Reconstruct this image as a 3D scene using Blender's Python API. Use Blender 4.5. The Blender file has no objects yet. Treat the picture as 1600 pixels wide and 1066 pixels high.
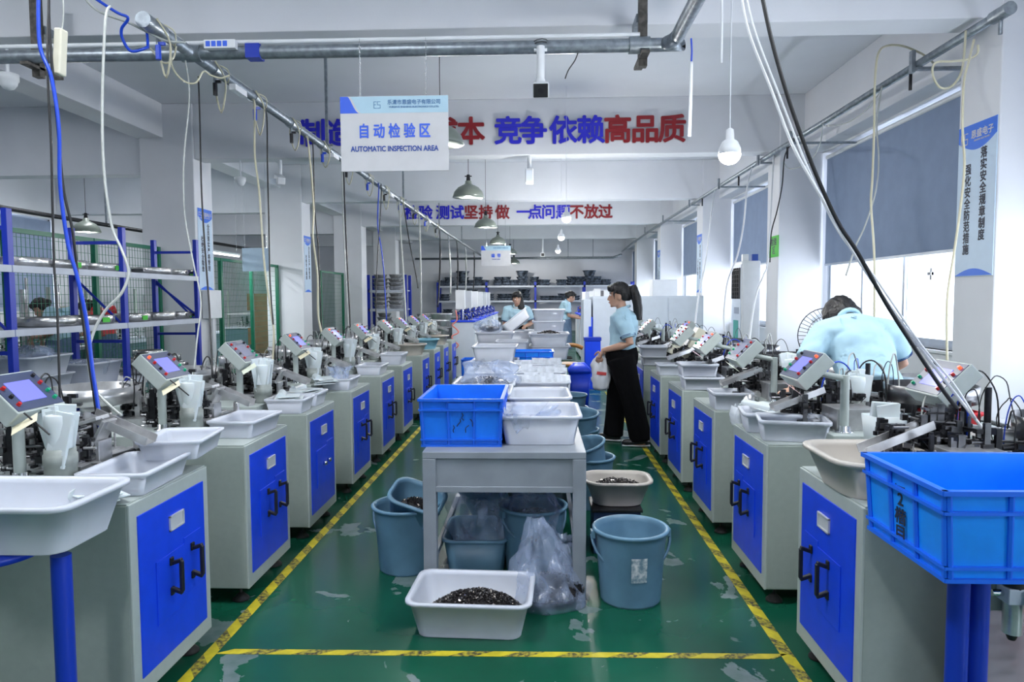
import bpy, bmesh, math, random
from mathutils import Vector, Matrix, noise
R_ = random.Random
sc = bpy.context.scene
COL = sc.collection
# ---------------------------------------------------------------- camera
CF, CH, CVX, CVY, CROLL = 1100.0, 1.42, 842.0, 465.0, 0.0053
_c, _s = math.cos(CROLL), math.sin(CROLL)
_u, _v = CVX - 800, CVY - 533
_u0, _v0 = _c * _u + _s * _v, -_s * _u + _c * _v
_ph = math.atan2(-_v0, CF)
_th = math.atan2(_u0, CF / math.cos(_ph))
_f0 = Vector((-math.sin(_th), math.cos(_th), 0)); _r0 = Vector((math.cos(_th), math.sin(_th), 0)); _z = Vector((0, 0, 1))
CW = _f0 * math.cos(_ph) - _z * math.sin(_ph)
_u1 = _z * math.cos(_ph) + _f0 * math.sin(_ph)
CR = _c * _r0 - _s * _u1
CU = _s * _r0 + _c * _u1
cam_d = bpy.data.cameras.new('camera'); cam = bpy.data.objects.new('camera', cam_d); COL.objects.link(cam)
cam_d.sensor_width = 36; cam_d.lens = 36 * CF / 1600; cam_d.clip_start = 0.05; cam_d.clip_end = 200
M = Matrix.Identity(4)
for i in range(3):
    M[i][0] = CR[i]; M[i][1] = CU[i]; M[i][2] = -CW[i]
M.translation = (0, 0, CH)
cam.matrix_world = M
sc.camera = cam
def at(px, py, x=None, y=None, z=None):
    """point of the room seen at a photograph pixel, on the plane x=, y= or z="""
    d = CW + CR * ((px - 800) / CF) - CU * ((py - 533) / CF)
    t = x / d.x if x is not None else (y / d.y if y is not None else (z - CH) / d.z)
    return Vector((0, 0, CH)) + d * t
# ---------------------------------------------------------------- view, world, lights
sc.view_settings.view_transform = 'Standard'; sc.view_settings.look = 'None'
sc.view_settings.exposure = 0.50; sc.view_settings.gamma = 1.0; sc.view_settings.use_curve_mapping = False
w = bpy.data.worlds.new('world'); sc.world = w; w.use_nodes = True
bg = w.node_tree.nodes['Background']; bg.inputs[0].default_value = (0.80, 0.88, 1.0, 1); bg.inputs[1].default_value = 2.2
def lamp(name, kind, loc, power, color=(1, 1, 1), size=1.0, size_y=None, rot=(0, 0, 0), radius=0.05):
    d = bpy.data.lights.new(name, kind); d.energy = power; d.color = color
    if kind == 'AREA':
        d.shape = 'RECTANGLE'; d.size = size; d.size_y = size_y or size
    else:
        d.shadow_soft_size = radius
    o = bpy.data.objects.new(name, d); o.location = loc; o.rotation_euler = rot; COL.objects.link(o); return o
H_ = math.pi / 2
BEAMY = [-4.0, 0.65, 5.35, 10.05, 14.65, 19.6, 24.3]         # near faces of the cross beams and of the columns
YEND, YSTART, XW, XC = 30.0, -4.0, 3.93, 3.35                # back wall, front wall, window wall, face of the window-side columns
XCL0, XCL1 = -5.7, -4.92                                     # columns on the other side
XWL = -10.2                                                  # far wall of the side bay
ZC, ZB, ZBS = 4.2, 3.42, 3.22
WIN = [(BEAMY[i] + .5, (BEAMY[i + 1] if i + 1 < len(BEAMY) else YEND) - .08) for i in range(len(BEAMY))]
for i, (a, b) in enumerate(WIN):                             # daylight through the window openings
    lamp('window_daylight', 'AREA', (XW + .55, (a + b) / 2, 2.1), 240, (.80, .88, 1), b - a, 2.4, (0, H_, 0))
for i in (1, 2, 3):
    a, b = WIN[i]
    lamp('side_window_daylight', 'AREA', (XWL - .45, (a + b) / 2, 2.2), 320, (.8, .88, 1), b - a, 2.0, (0, -H_, 0))
# ---------------------------------------------------------------- materials
MATS = {}
def mat(name, col, rough=.5, metal=0, nz=0, nscale=8, bump=0, bscale=60, emit=None, es=1, trans=0, spec=.5, col2=None, alpha=None, sss=0):
    if name in MATS: return MATS[name]
    m = bpy.data.materials.new(name); m.use_nodes = True; nt = m.node_tree; p = nt.nodes['Principled BSDF']
    p.inputs['Roughness'].default_value = rough; p.inputs['Metallic'].default_value = metal
    p.inputs['Specular IOR Level'].default_value = spec
    c = tuple(col) + (1,)
    tc = nt.nodes.new('ShaderNodeTexCoord')
    n = nt.nodes.new('ShaderNodeTexNoise'); n.inputs['Scale'].default_value = nscale; n.inputs['Detail'].default_value = 4
    nt.links.new(tc.outputs['Object'], n.inputs['Vector'])
    cr = nt.nodes.new('ShaderNodeValToRGB'); nt.links.new(n.outputs['Fac'], cr.inputs['Fac'])
    k = nz if nz else .04
    c2 = tuple(col2) if col2 else tuple(x * (1 - k) for x in col)
    cr.color_ramp.elements[0].position = .38; cr.color_ramp.elements[1].position = .62
    cr.color_ramp.elements[0].color = c2 + (1,); cr.color_ramp.elements[1].color = c
    nt.links.new(cr.outputs['Color'], p.inputs['Base Color'])
    if bump:
        b = nt.nodes.new('ShaderNodeBump'); b.inputs['Strength'].default_value = bump; b.inputs['Distance'].default_value = .01
        n2 = nt.nodes.new('ShaderNodeTexNoise'); n2.inputs['Scale'].default_value = bscale; n2.inputs['Detail'].default_value = 3
        nt.links.new(tc.outputs['Object'], n2.inputs['Vector']); nt.links.new(n2.outputs['Fac'], b.inputs['Height'])
        nt.links.new(b.outputs['Normal'], p.inputs['Normal'])
    if emit:
        p.inputs['Emission Color'].default_value = tuple(emit) + (1,); p.inputs['Emission Strength'].default_value = es
    if trans: p.inputs['Transmission Weight'].default_value = trans
    if sss:
        p.inputs['Subsurface Weight'].default_value = sss; p.inputs['Subsurface Radius'].default_value = (.02, .01, .006)
    MATS[name] = m; return m
def film(name, col, clear, rough=.15):
    m = bpy.data.materials.new(name); m.use_nodes = True; nt = m.node_tree; p = nt.nodes['Principled BSDF']
    p.inputs['Base Color'].default_value = tuple(col) + (1,); p.inputs['Roughness'].default_value = rough
    tb = nt.nodes.new('ShaderNodeBsdfTransparent'); mx = nt.nodes.new('ShaderNodeMixShader')
    tc = nt.nodes.new('ShaderNodeTexCoord')
    n = nt.nodes.new('ShaderNodeTexNoise'); n.inputs['Scale'].default_value = 7; n.inputs['Detail'].default_value = 2; n.inputs['Distortion'].default_value = 1.2
    nt.links.new(tc.outputs['Object'], n.inputs['Vector'])
    b = nt.nodes.new('ShaderNodeBump'); b.inputs['Strength'].default_value = .55; b.inputs['Distance'].default_value = .02
    nt.links.new(n.outputs['Fac'], b.inputs['Height']); nt.links.new(b.outputs['Normal'], p.inputs['Normal'])
    mr = nt.nodes.new('ShaderNodeMapRange'); mr.inputs[1].default_value = .35; mr.inputs[2].default_value = .65
    mr.inputs[3].default_value = clear - .15; mr.inputs[4].default_value = min(clear + .15, .97)
    nt.links.new(n.outputs['Fac'], mr.inputs[0]); nt.links.new(mr.outputs[0], mx.inputs['Fac'])
    nt.links.new(p.outputs[0], mx.inputs[1]); nt.links.new(tb.outputs[0], mx.inputs[2])
    nt.links.new(mx.outputs[0], nt.nodes['Material Output'].inputs['Surface'])
    MATS[name] = m; return m
WALL = mat('painted plaster', (.74, .75, .79), .85, nz=.05, nscale=1.5, bump=.05)
WALLD = mat('side bay plaster', (.70, .72, .77), .85, nz=.05, nscale=1.5)
CEIL = mat('ceiling paint', (.72, .74, .79), .9, nz=.04, nscale=1.2)
CAB = mat('grey green powder coat', (.33, .38, .35), .42, nz=.05, nscale=30)
CABL = mat('pale powder coat', (.42, .47, .45), .38, nz=.04, nscale=30)
BLUE = mat('blue powder coat', (.006, .06, .78), .38, nz=.08, nscale=12)
POLE = mat('blue pole paint', (.006, .035, .42), .35)
RACKB = mat('rack blue', (.008, .03, .40), .4)
CRATE = mat('blue crate plastic', (.01, .19, .85), .35, nz=.1, nscale=10, sss=.1)
CRATE2 = mat('bright blue crate plastic', (.01, .29, .98), .3, nz=.1, nscale=10, sss=.15)
CRATER2 = mat('bright crate rib plastic', (.01, .15, .85), .35)
CRATER = mat('crate rib plastic', (.008, .12, .68), .35)
TUBM = mat('white tub plastic', (.55, .58, .65), .4, nz=.06, nscale=9, sss=.05)
TUBG = mat('grey tub plastic', (.50, .54, .62), .45, nz=.06, nscale=9)
BUCK = mat('grey blue bucket plastic', (.14, .28, .40), .4, nz=.15, nscale=7)
BUCKD = mat('bucket handle', (.10, .2, .3), .4)
BEIGE = mat('beige basin plastic', (.52, .48, .43), .4, nz=.06)
CYANB = mat('light blue basin plastic', (.22, .48, .62), .4)
TABLE = mat('worn grey table paint', (.27, .30, .34), .45, nz=.14, nscale=6)
STEEL = mat('brushed steel', (.66, .66, .67), .30, .75, nz=.25, nscale=14)
STEELD = mat('dark steel', (.20, .20, .21), .35, 1, nz=.3, nscale=25)
CHROME = mat('chrome', (.75, .76, .78), .12, 1)
GALV = mat('galvanised pipe', (.33, .37, .41), .4, .7, nz=.3, nscale=20)
BLACK = mat('black plastic', (.012, .012, .014), .4)
DARK = mat('black oxide metal', (.03, .03, .035), .38, .5, nz=.3, nscale=40)
RUBBER = mat('black rubber', (.015, .015, .015), .7)
WHITE = mat('white plastic', (.75, .77, .80), .4)
CREAM = mat('cream plastic', (.68, .65, .52), .45)
SCREEN = mat('lit screen', (.05, .05, .3), .2, emit=(.20, .22, .95), es=.85)
SCREENO = mat('dim screen', (.12, .13, .2), .2, emit=(.2, .22, .32), es=.3)
BEZEL = mat('console bezel', (.055, .07, .13), .35)
RED = mat('red lamp button', (.5, .02, .02), .3)
REDON = mat('lit red button', (.8, .06, .03), .3, emit=(1, .1, .03), es=1.2)
GREENB = mat('green button', (.01, .35, .16), .3)
PAPER = mat('paper', (.72, .76, .62), .8)
PAPERC = mat('cream paper', (.78, .72, .52), .8)
PINKP = mat('pink paper', (.75, .55, .58), .8)
GRNP = mat('green paper', (.08, .50, .06), .7)
PELLET = mat('frosted poly sleeves', (.62, .68, .70), .35, sss=.1)
CUPM = mat('cup grey', (.30, .33, .31), .45, nz=.2, nscale=20)
GREEN = mat('green fence paint', (.006, .15, .08), .4)
YELLOW = mat('yellow tape', (.62, .52, .02), .5, nz=.25, nscale=20)
TAPEB = mat('tape black stripe', (.03, .03, .02), .6, nz=.9, nscale=60, col2=(.42, .36, .03))
NAVY = mat('navy letter', (.02, .07, .35), .5)
SIGNB = mat('sign blue', (.03, .12, .75), .5)
SIGNC = mat('sign pale blue', (.42, .62, .74), .5)
SIGNW = mat('sign white', (.60, .60, .62), .5)
LETB = mat('letter blue acrylic', (.02, .02, .60), .35)
LETR = mat('letter red acrylic', (.28, .008, .015), .35)
POSTER = mat('poster pale blue', (.52, .66, .82), .5)
POSTB = mat('poster blue', (.01, .15, .75), .5)
INK = mat('ink', (.01, .015, .04), .6)
FRAME = mat('aluminium window frame', (.42, .47, .55), .4, .2)
BLIND = mat('roller blind fabric', (.25, .32, .46), .85, nz=.06, nscale=5)
BLIND.node_tree.nodes['Principled BSDF'].inputs['Roughness'].default_value = .9
HOSEW = mat('clear hose', (.42, .44, .42), .25, spec=.7)
HOSEC = mat('yellowed hose', (.55, .52, .38), .3)
HOSEB = mat('blue hose', (.01, .06, .55), .3)
SKIN = mat('skin', (.52, .30, .21), .5, nz=.08, nscale=30, sss=.1)
HAIR = mat('black hair', (.008, .007, .008), .5, nz=.4, nscale=90, bump=.5, bscale=70)
SHIRT = mat('light blue shirt', (.40, .60, .71), .85, nz=.06, nscale=12, bump=.35, bscale=9)
SHIRTD = mat('navy trim', (.02, .06, .2), .8)
PANTS = mat('black trousers', (.004, .004, .005), .95, nz=.2, nscale=30, spec=.12)
JEAN = mat('grey blue denim', (.12, .19, .30), .9, nz=.2, nscale=20)
SHADE = mat('grey green enamel', (.20, .23, .20), .3)
SHADEI = mat('white enamel', (.85, .85, .82), .3)
BULB = mat('lit bulb', (1, 1, 1), .3, emit=(1, 1, .96), es=9)
LAMPON = mat('lit tube', (1, 1, 1), .3, emit=(.9, .95, 1), es=5)
WOOD = mat('orange wood', (.45, .20, .05), .5, nz=.3, nscale=10)
CARD = mat('brown cardboard', (.22, .12, .06), .85, nz=.15)
PARTM = mat('small black parts', (.02, .017, .017), .3, .3)
PARTL = mat('small shiny parts', (.45, .40, .36), .25, .8)
WRAP = mat('dark wrapped pots', (.22, .27, .35), .18, .35, nz=.8, nscale=9, bump=.9, bscale=14)
PAN = mat('stainless bowl', (.55, .55, .54), .25, .85, nz=.35, nscale=9)
SATIN = mat('satin silver', (.62, .64, .67), .35, .2)
REDP = mat('red plastic', (.60, .01, .02), .4)
ORANGE = mat('orange plastic', (.8, .2, .02), .4)
LBLUE = mat('pale machine panel', (.62, .68, .76), .4)
GLASS = film('window glass', (.8, .9, 1), .93, .05)
BAG = film('clear plastic film', (.48, .58, .80), .72)
BAGW = film('milky plastic film', (.80, .84, .90), .30)
# floor: green epoxy worn through in patches
FLOOR = bpy.data.materials.new('green epoxy floor'); FLOOR.use_nodes = True
nt = FLOOR.node_tree; p = nt.nodes['Principled BSDF']
tc = nt.nodes.new('ShaderNodeTexCoord')
def ramp(src, a, b, ca, cb):
    r = nt.nodes.new('ShaderNodeValToRGB'); r.color_ramp.elements[0].position = a; r.color_ramp.elements[1].position = b
    r.color_ramp.elements[0].color = ca; r.color_ramp.elements[1].color = cb; nt.links.new(src, r.inputs['Fac']); return r.outputs['Color']
def nz_(scale, det=5, dist=0.0, off=0):
    mp = nt.nodes.new('ShaderNodeMapping'); mp.inputs['Location'].default_value = (off, off * .7, 0); nt.links.new(tc.outputs['Object'], mp.inputs['Vector'])
    n = nt.nodes.new('ShaderNodeTexNoise'); n.inputs['Scale'].default_value = scale; n.inputs['Detail'].default_value = det
    n.inputs['Distortion'].default_value = dist; nt.links.new(mp.outputs[0], n.inputs['Vector']); return n.outputs['Fac']
base = ramp(nz_(1.1), .35, .65, (.003, .062, .034, 1), (.006, .095, .052, 1))
mask = ramp(nz_(2.9, 9, .5, 3.1), .615, .62, (0, 0, 0, 1), (1, 1, 1, 1))
mask2 = ramp(nz_(13, 3, .4, 9.0), .735, .75, (0, 0, 0, 1), (1, 1, 1, 1))
worn = ramp(nz_(9, 4), .4, .6, (.08, .14, .13, 1), (.15, .20, .20, 1))
ad = nt.nodes.new('ShaderNodeMath'); ad.operation = 'MAXIMUM'; nt.links.new(mask, ad.inputs[0]); nt.links.new(mask2, ad.inputs[1])
mx = nt.nodes.new('ShaderNodeMix'); mx.data_type = 'RGBA'
nt.links.new(ad.outputs[0], mx.inputs['Factor']); nt.links.new(base, mx.inputs['A']); nt.links.new(worn, mx.inputs['B'])
nt.links.new(mx.outputs['Result'], p.inputs['Base Color'])
rr = nt.nodes.new('ShaderNodeMapRange'); nt.links.new(ad.outputs[0], rr.inputs[0]); rr.inputs[3].default_value = .24; rr.inputs[4].default_value = .5
nt.links.new(rr.outputs[0], p.inputs['Roughness']); p.inputs['Specular IOR Level'].default_value = .38
# ---------------------------------------------------------------- mesh helpers
def lerp(a, b, t): return a + (b - a) * t
def frame_of(d, ref=None):
    d = d.normalized(); r = Vector(ref) if ref is not None else (Vector((0, 0, 1)) if abs(d.z) < .9 else Vector((1, 0, 0)))
    u = d.cross(r).normalized(); v = u.cross(d).normalized(); return u, v
class MB:
    def __init__(s): s.v = []; s.f = []; s.m = []; s.sm = []
    def add(s, vs, fs, mi=0, smooth=False):
        o = len(s.v); s.v += [tuple(x) for x in vs]
        for f in fs: s.f.append(tuple(i + o for i in f)); s.m.append(mi); s.sm.append(smooth)
    def box(s, x0, x1, y0, y1, z0, z1, mi=0, T=None):
        x0, x1 = min(x0, x1), max(x0, x1); y0, y1 = min(y0, y1), max(y0, y1); z0, z1 = min(z0, z1), max(z0, z1)
        vs = [Vector(q) for q in ((x0, y0, z0), (x1, y0, z0), (x1, y1, z0), (x0, y1, z0), (x0, y0, z1), (x1, y0, z1), (x1, y1, z1), (x0, y1, z1))]
        if T is not None: vs = [T @ q for q in vs]
        s.add(vs, [(0, 3, 2, 1), (4, 5, 6, 7), (0, 1, 5, 4), (1, 2, 6, 5), (2, 3, 7, 6), (3, 0, 4, 7)], mi); return s
    def cbox(s, c, sz, rot=(0, 0, 0), mi=0):
        from mathutils import Euler
        T = Matrix.Translation(c) @ Euler(rot).to_matrix().to_4x4()
        return s.box(-sz[0] / 2, sz[0] / 2, -sz[1] / 2, sz[1] / 2, -sz[2] / 2, sz[2] / 2, mi, T)
    def cyl(s, p0, p1, r0, r1=None, n=12, mi=0, smooth=True):
        p0, p1 = Vector(p0), Vector(p1); r1 = r0 if r1 is None else r1; u, v = frame_of(p1 - p0)
        vs = []
        for P, r in ((p0, r0), (p1, r1)):
            for i in range(n):
                a = 2 * math.pi * i / n; vs.append(P + u * math.cos(a) * r + v * math.sin(a) * r)
        s.add(vs, [(i, (i + 1) % n, n + (i + 1) % n, n + i) for i in range(n)], mi, smooth)
        s.add(vs[:n], [tuple(range(n))], mi); s.add(vs[n:], [tuple(range(n))], mi); return s
    def loft(s, rings, mi=0, c0=True, c1=True, smooth=True):
        n = len(rings[0]); vs = [q for r in rings for q in r]; fs = []
        for k in range(len(rings) - 1):
            for i in range(n):
                j = (i + 1) % n; fs.append((k * n + i, k * n + j, (k + 1) * n + j, (k + 1) * n + i))
        if c0: fs.append(tuple(range(n)))
        if c1: fs.append(tuple((len(rings) - 1) * n + i for i in range(n)))
        s.add(vs, fs, mi, smooth); return s
    def tube(s, pts, r, n=6, mi=0, ell=1.0, ref=None):
        pts = [Vector(q) for q in pts]; rs = r if isinstance(r, (list, tuple)) else [r] * len(pts); rings = []
        pu = None
        for i, P in enumerate(pts):
            d = (pts[min(i + 1, len(pts) - 1)] - pts[max(i - 1, 0)])
            if d.length < 1e-9: d = Vector((0, 0, 1))
            d.normalize()
            if ref is not None: u, v = frame_of(d, ref)
            elif pu is None: u, v = frame_of(d)
            else:
                u = (pu - d * pu.dot(d)); u = u.normalized() if u.length > 1e-6 else frame_of(d)[0]; v = u.cross(d)
            pu = u
            rings.append([P + u * math.cos(2 * math.pi * k / n) * rs[i] + v * math.sin(2 * math.pi * k / n) * rs[i] * ell for k in range(n)])
        return s.loft(rings, mi)
    def lathe(s, prof, c=(0, 0, 0), n=24, mi=0, sx=1, sy=1):
        c = Vector(c)
        rings = [[c + Vector((math.cos(2 * math.pi * k / n) * r * sx, math.sin(2 * math.pi * k / n) * r * sy, z)) for k in range(n)] for r, z in prof]
        return s.loft(rings, mi)
    def ball(s, c, r, n=12, mi=0):
        r = r if isinstance(r, (list, tuple)) else (r, r, r); c = Vector(c); rings = []
        for k in range(1, n // 2 + 2):
            t = math.pi * k / (n // 2 + 2)
            rings.append([c + Vector((math.sin(t) * math.cos(2 * math.pi * i / n) * r[0], math.sin(t) * math.sin(2 * math.pi * i / n) * r[1], math.cos(t) * r[2])) for i in range(n)])
        return s.loft(rings, mi)
    def mesh(s, name, mats):
        me = bpy.data.meshes.new(name); me.from_pydata(s.v, [], s.f)
        for m in (mats if isinstance(mats, (list, tuple)) else [mats]): me.materials.append(m)
        me.polygons.foreach_set('material_index', s.m); me.polygons.foreach_set('use_smooth', s.sm)
        bm = bmesh.new(); bm.from_mesh(me); bmesh.ops.recalc_face_normals(bm, faces=bm.faces); bm.to_mesh(me); bm.free()
        me.update(); return me
    def build(s, name, mats, parent=None, bev=0, loc=None):
        o = bpy.data.objects.new(name, s.mesh(name, mats)); COL.objects.link(o)
        if parent: o.parent = parent
        if loc is not None: o.location = loc
        if bev:
            b = o.modifiers.new('bevel', 'BEVEL'); b.width = bev; b.segments = 2; b.limit_method = 'ANGLE'
        return o
def tag(o, label=None, cat=None, group=None, kind=None):
    if label: o['label'] = label
    if cat: o['category'] = cat
    if group: o['group'] = group
    if kind: o['kind'] = kind
    return o
def empty(name, loc=(0, 0, 0), rz=0, label=None, cat=None, group=None):
    o = bpy.data.objects.new(name, None); o.empty_display_size = .1; COL.objects.link(o); o.location = loc; o.rotation_euler = (0, 0, rz)
    return tag(o, label, cat, group)
def dup(o, parent=None):
    c = o.copy(); COL.objects.link(c); c.parent = parent
    for ch in list(o.children): dup(ch, c)
    return c
def put(o, loc, rz=0, label=None, group=None, sc_=None, rot=None):
    o.location = loc; o.rotation_euler = rot if rot else (0, 0, rz)
    if label: o['label'] = label
    if group: o['group'] = group
    if sc_: o.scale = sc_ if isinstance(sc_, (tuple, list)) else (sc_,) * 3
    return o
class Kind:
    """first use moves the original, later uses copy the thing with its parts"""
    def __init__(s, make): s.o = make(); s.used = False
    def __call__(s, loc, rz=0, label=None, group=None, sc_=None, rot=None):
        o = dup(s.o) if s.used else s.o; s.used = True
        return put(o, loc, rz, label, group, sc_, rot)
def struct(name, mb, m, parent=None, bev=0):
    o = mb.build(name, m, parent, bev)
    if not parent: o['kind'] = 'structure'
    return o
def smooth_path(pts, k=6):
    pts = [Vector(q) for q in pts]
    if len(pts) < 3: return pts
    out = []; P = [pts[0]] + pts + [pts[-1]]
    for i in range(1, len(P) - 2):
        for j in range(k):
            t = j / k; a, b, c, d = P[i - 1], P[i], P[i + 1], P[i + 2]
            out.append(.5 * ((2 * b) + (c - a) * t + (2 * a - 5 * b + 4 * c - d) * t * t + (3 * b - a - 3 * c + d) * t ** 3))
    out.append(pts[-1]); return out
def rrect(w, d, r, z, n=5, cx=0, cy=0):
    r = min(r, w / 2 - .001, d / 2 - .001); out = []
    for q, (sx, sy) in enumerate(((1, 1), (-1, 1), (-1, -1), (1, -1))):
        for k in range(n):
            a = H_ * (q + k / (n - 1)); out.append(Vector((cx + sx * (w / 2 - r) + r * math.cos(a), cy + sy * (d / 2 - r) + r * math.sin(a), z)))
    return out
def text_mesh(name, body, size, m, parent=None, extr=.001, off=0.0, align='CENTER', sx=1.0):
    cu = bpy.data.curves.new(name, 'FONT'); cu.body = body; cu.size = size; cu.extrude = extr; cu.offset = 0
    cu.align_x = align; cu.align_y = 'CENTER'; cu.resolution_u = 3
    t = bpy.data.objects.new(name, cu); COL.objects.link(t)
    dg = bpy.context.evaluated_depsgraph_get(); dg.update()
    me = bpy.data.meshes.new_from_object(t.evaluated_get(dg)); me.name = name
    bpy.data.objects.remove(t); bpy.data.curves.remove(cu)
    if off > 0:                                             # bolder strokes: the outline repeated around itself
        nv = len(me.vertices); vs = [v_.co.copy() for v_ in me.vertices]; fs = [tuple(p_.vertices) for p_ in me.polygons]; V2, F2 = [], []
        dirs = [(0, 0)] + [(math.cos(k * math.pi / 4) * off, math.sin(k * math.pi / 4) * off) for k in range(8)]
        for q, (dx, dy) in enumerate(dirs):
            V2 += [(v_.x + dx, v_.y + dy, v_.z + q * 1e-5) for v_ in vs]; F2 += [tuple(i + q * nv for i in f_) for f_ in fs]
        me = bpy.data.meshes.new(name); me.from_pydata(V2, [], F2)
    for vt in me.vertices: vt.co.x *= sx
    me.materials.clear(); me.materials.append(m)
    o = bpy.data.objects.new(name, me); COL.objects.link(o)
    if parent: o.parent = parent
    return o
def bake(o, voxel, smooth=3, name=None):
    """one continuous surface from overlapping lofts"""
    r = o.modifiers.new('r', 'REMESH'); r.mode = 'VOXEL'; r.voxel_size = voxel; r.use_smooth_shade = True
    s = o.modifiers.new('s', 'SMOOTH'); s.iterations = smooth; s.factor = .5
    dg = bpy.context.evaluated_depsgraph_get(); dg.update()
    me = bpy.data.meshes.new_from_object(o.evaluated_get(dg)); mats = [m for m in o.data.materials]
    o.modifiers.clear(); o.data = me
    me.materials.clear()
    for m in mats[:1]: me.materials.append(m)
    me.polygons.foreach_set('use_smooth', [True] * len(me.polygons))
    return o
# ================================================================ structure
struct('floor', MB().box(XWL - .2, XW + .3, YSTART, YEND, -.1, 0), FLOOR)
struct('ceiling', MB().box(XWL - .2, XW + .3, YSTART, YEND, ZC, ZC + .15), CEIL)
struct('wall_back', MB().box(XWL - .2, XW + .3, YEND, YEND + .2, 0, ZC), WALLD)
struct('wall_front', MB().box(XWL - .2, XW + .3, YSTART - .2, YSTART, 0, ZC), WALL)
wr = MB().box(XW, XW + .24, YSTART, YEND, 0, .88).box(XW, XW + .24, YSTART, YEND, 3.38, ZC)
for y in BEAMY: wr.box(XW, XW + .24, y, y + .5, .88, 3.38)
wr.box(XW, XW + .24, YEND - .08, YEND, .88, 3.38)
struct('wall_right', wr, WALL)
wl = MB().box(XWL - .2, XWL, YSTART, YEND, 0, 1.2).box(XWL - .2, XWL, YSTART, YEND, 3.1, ZC)
wl.box(XWL - .2, XWL, YSTART, WIN[1][0], 1.2, 3.1).box(XWL - .2, XWL, WIN[3][1], YEND, 1.2, 3.1)
for i in (1, 2): wl.box(XWL - .2, XWL, WIN[i][1], WIN[i + 1][0], 1.2, 3.1)
struct('wall_left', wl, WALLD)
for i, y in enumerate(BEAMY):
    struct('beam_cross', MB().box(XCL1, XW, y, y + .3, ZB, ZC), WALL, bev=.008)
    struct('beam_side_bay', MB().box(XWL, XCL0 + .35, y + .03, y + .3, ZBS, ZC), WALLD, bev=.008)
    struct('column', MB().box(XC, XW + .02, y - .02, y + .48, 0, ZC), WALL, bev=.012)
    struct('column', MB().box(XCL0, XCL1, y - .04, y + .52, 0, ZC), WALL, bev=.012)
struct('beam_long', MB().box(-5.75, -5.35, YSTART, YEND, 3.72, ZC), WALL, bev=.008)
struct('beam_long', MB().box(XW - .25, XW, YSTART, YEND, 3.40, ZC), WALL, bev=.008)
def window(n, x, side, a, b, z0, z1, blind_z):
    r = tag(empty('window_%d' % n, (x, (a + b) / 2, z0)), kind='structure'); L = b - a; hz = z1 - z0; s = side
    fr = MB(); d = .05
    for (y0, y1, q0, q1) in ((-L / 2, L / 2, 0, d), (-L / 2, L / 2, hz - d, hz), (-L / 2, -L / 2 + d, 0, hz), (L / 2 - d, L / 2, 0, hz), (-L / 2, L / 2, hz * .66, hz * .66 + d)):
        fr.box(s * .08, s * .15, y0, y1, q0, q1)
    fr.build('window_frame', FRAME, r)
    N = 4
    for k in range(N):
        y0 = -L / 2 + d + (L - 2 * d) * k / N; y1 = -L / 2 + d + (L - 2 * d) * (k + 1) / N + (.05 if k < N - 1 else 0); xo = .09 if k % 2 else .12
        for (q0, q1) in ((d, hz * .66), (hz * .66 + d, hz - d)):
            sm = MB(); e = .045
            for (u0, u1, w0, w1) in ((y0, y1, q0, q0 + e), (y0, y1, q1 - e, q1), (y0, y0 + e, q0, q1), (y1 - e, y1, q0, q1)):
                sm.box(s * xo, s * (xo + .025), u0, u1, w0, w1)
            so = sm.build('window_sash', FRAME, r)
            MB().box(s * (xo + .010), s * (xo + .014), y0 + e, y1 - e, q0 + e, q1 - e).build('window_pane', GLASS, so)
    MB().box(-s * .03, s * .10, -L / 2, L / 2, -.03, 0).build('window_sill', WHITE, r)
    MB().box(s * .07, s * .10, -.56, -.53, hz * .28, hz * .28 + .12).box(s * .06, s * .09, -.56, -.50, hz * .28 + .05, hz * .28 + .08).build('latch', CHROME, r)
    return r
n = 0
for i, (a, b) in enumerate(WIN):
    n += 1; window(n, XW, 1, a, b, .88, 3.36, 2.0)
for i in (1, 2, 3):
    n += 1; window(n, XWL, -1, WIN[i][0], WIN[i][1], 1.2, 3.1, 2.1)
bl_lab = {2: 'grey blue roller blind half down on the tall window beside the safety poster', 3: 'grey blue roller blind behind the standing air conditioner', 4: 'roller blind over the white storage box, third window from the safety poster', 5: 'narrow looking far roller blind, fourth window from the safety poster', 6: 'farthest roller blind on the window wall'}
for i, (a, b) in enumerate(WIN):
    zb = 2.0 if i != 2 else 1.86
    r = empty('roller_blind', (XW + .035, (a + b) / 2, zb), 0, bl_lab.get(i + 1, '%s roller blind of the windows beside or behind the viewpoint' % ('first', 'second')[i // 6]), 'blind', 'roller blinds on the window wall'); L = b - a - .06
    MB().box(-.003, .003, -L / 2, L / 2, 0, 3.30 - zb).build('blind_fabric', BLIND, r)
    MB().cyl((0, -L / 2, 3.31 - zb), (0, L / 2, 3.31 - zb), .028).build('roller_tube', WHITE, r)
    MB().box(-.008, .008, -L / 2, L / 2, -.03, 0).build('bottom_bar', FRAME, r)
for i in (1, 2, 3):
    a, b = WIN[i]
    r = empty('roller_blind', (XWL - .04, (a + b) / 2, 1.28), 0, 'blue roller blind on the far side-bay wall, bay %s beyond the mesh fence' % ('one', 'two', 'three')[i - 1], 'blind', 'roller blinds in the side bay')
    MB().box(-.003, .003, a - (a + b) / 2 + .03, b - (a + b) / 2 - .03, 0, 1.78).build('blind_fabric', BLIND, r)
    MB().box(-.008, .008, a - (a + b) / 2 + .03, b - (a + b) / 2 - .03, -.03, 0).build('bottom_bar', FRAME, r)
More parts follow.
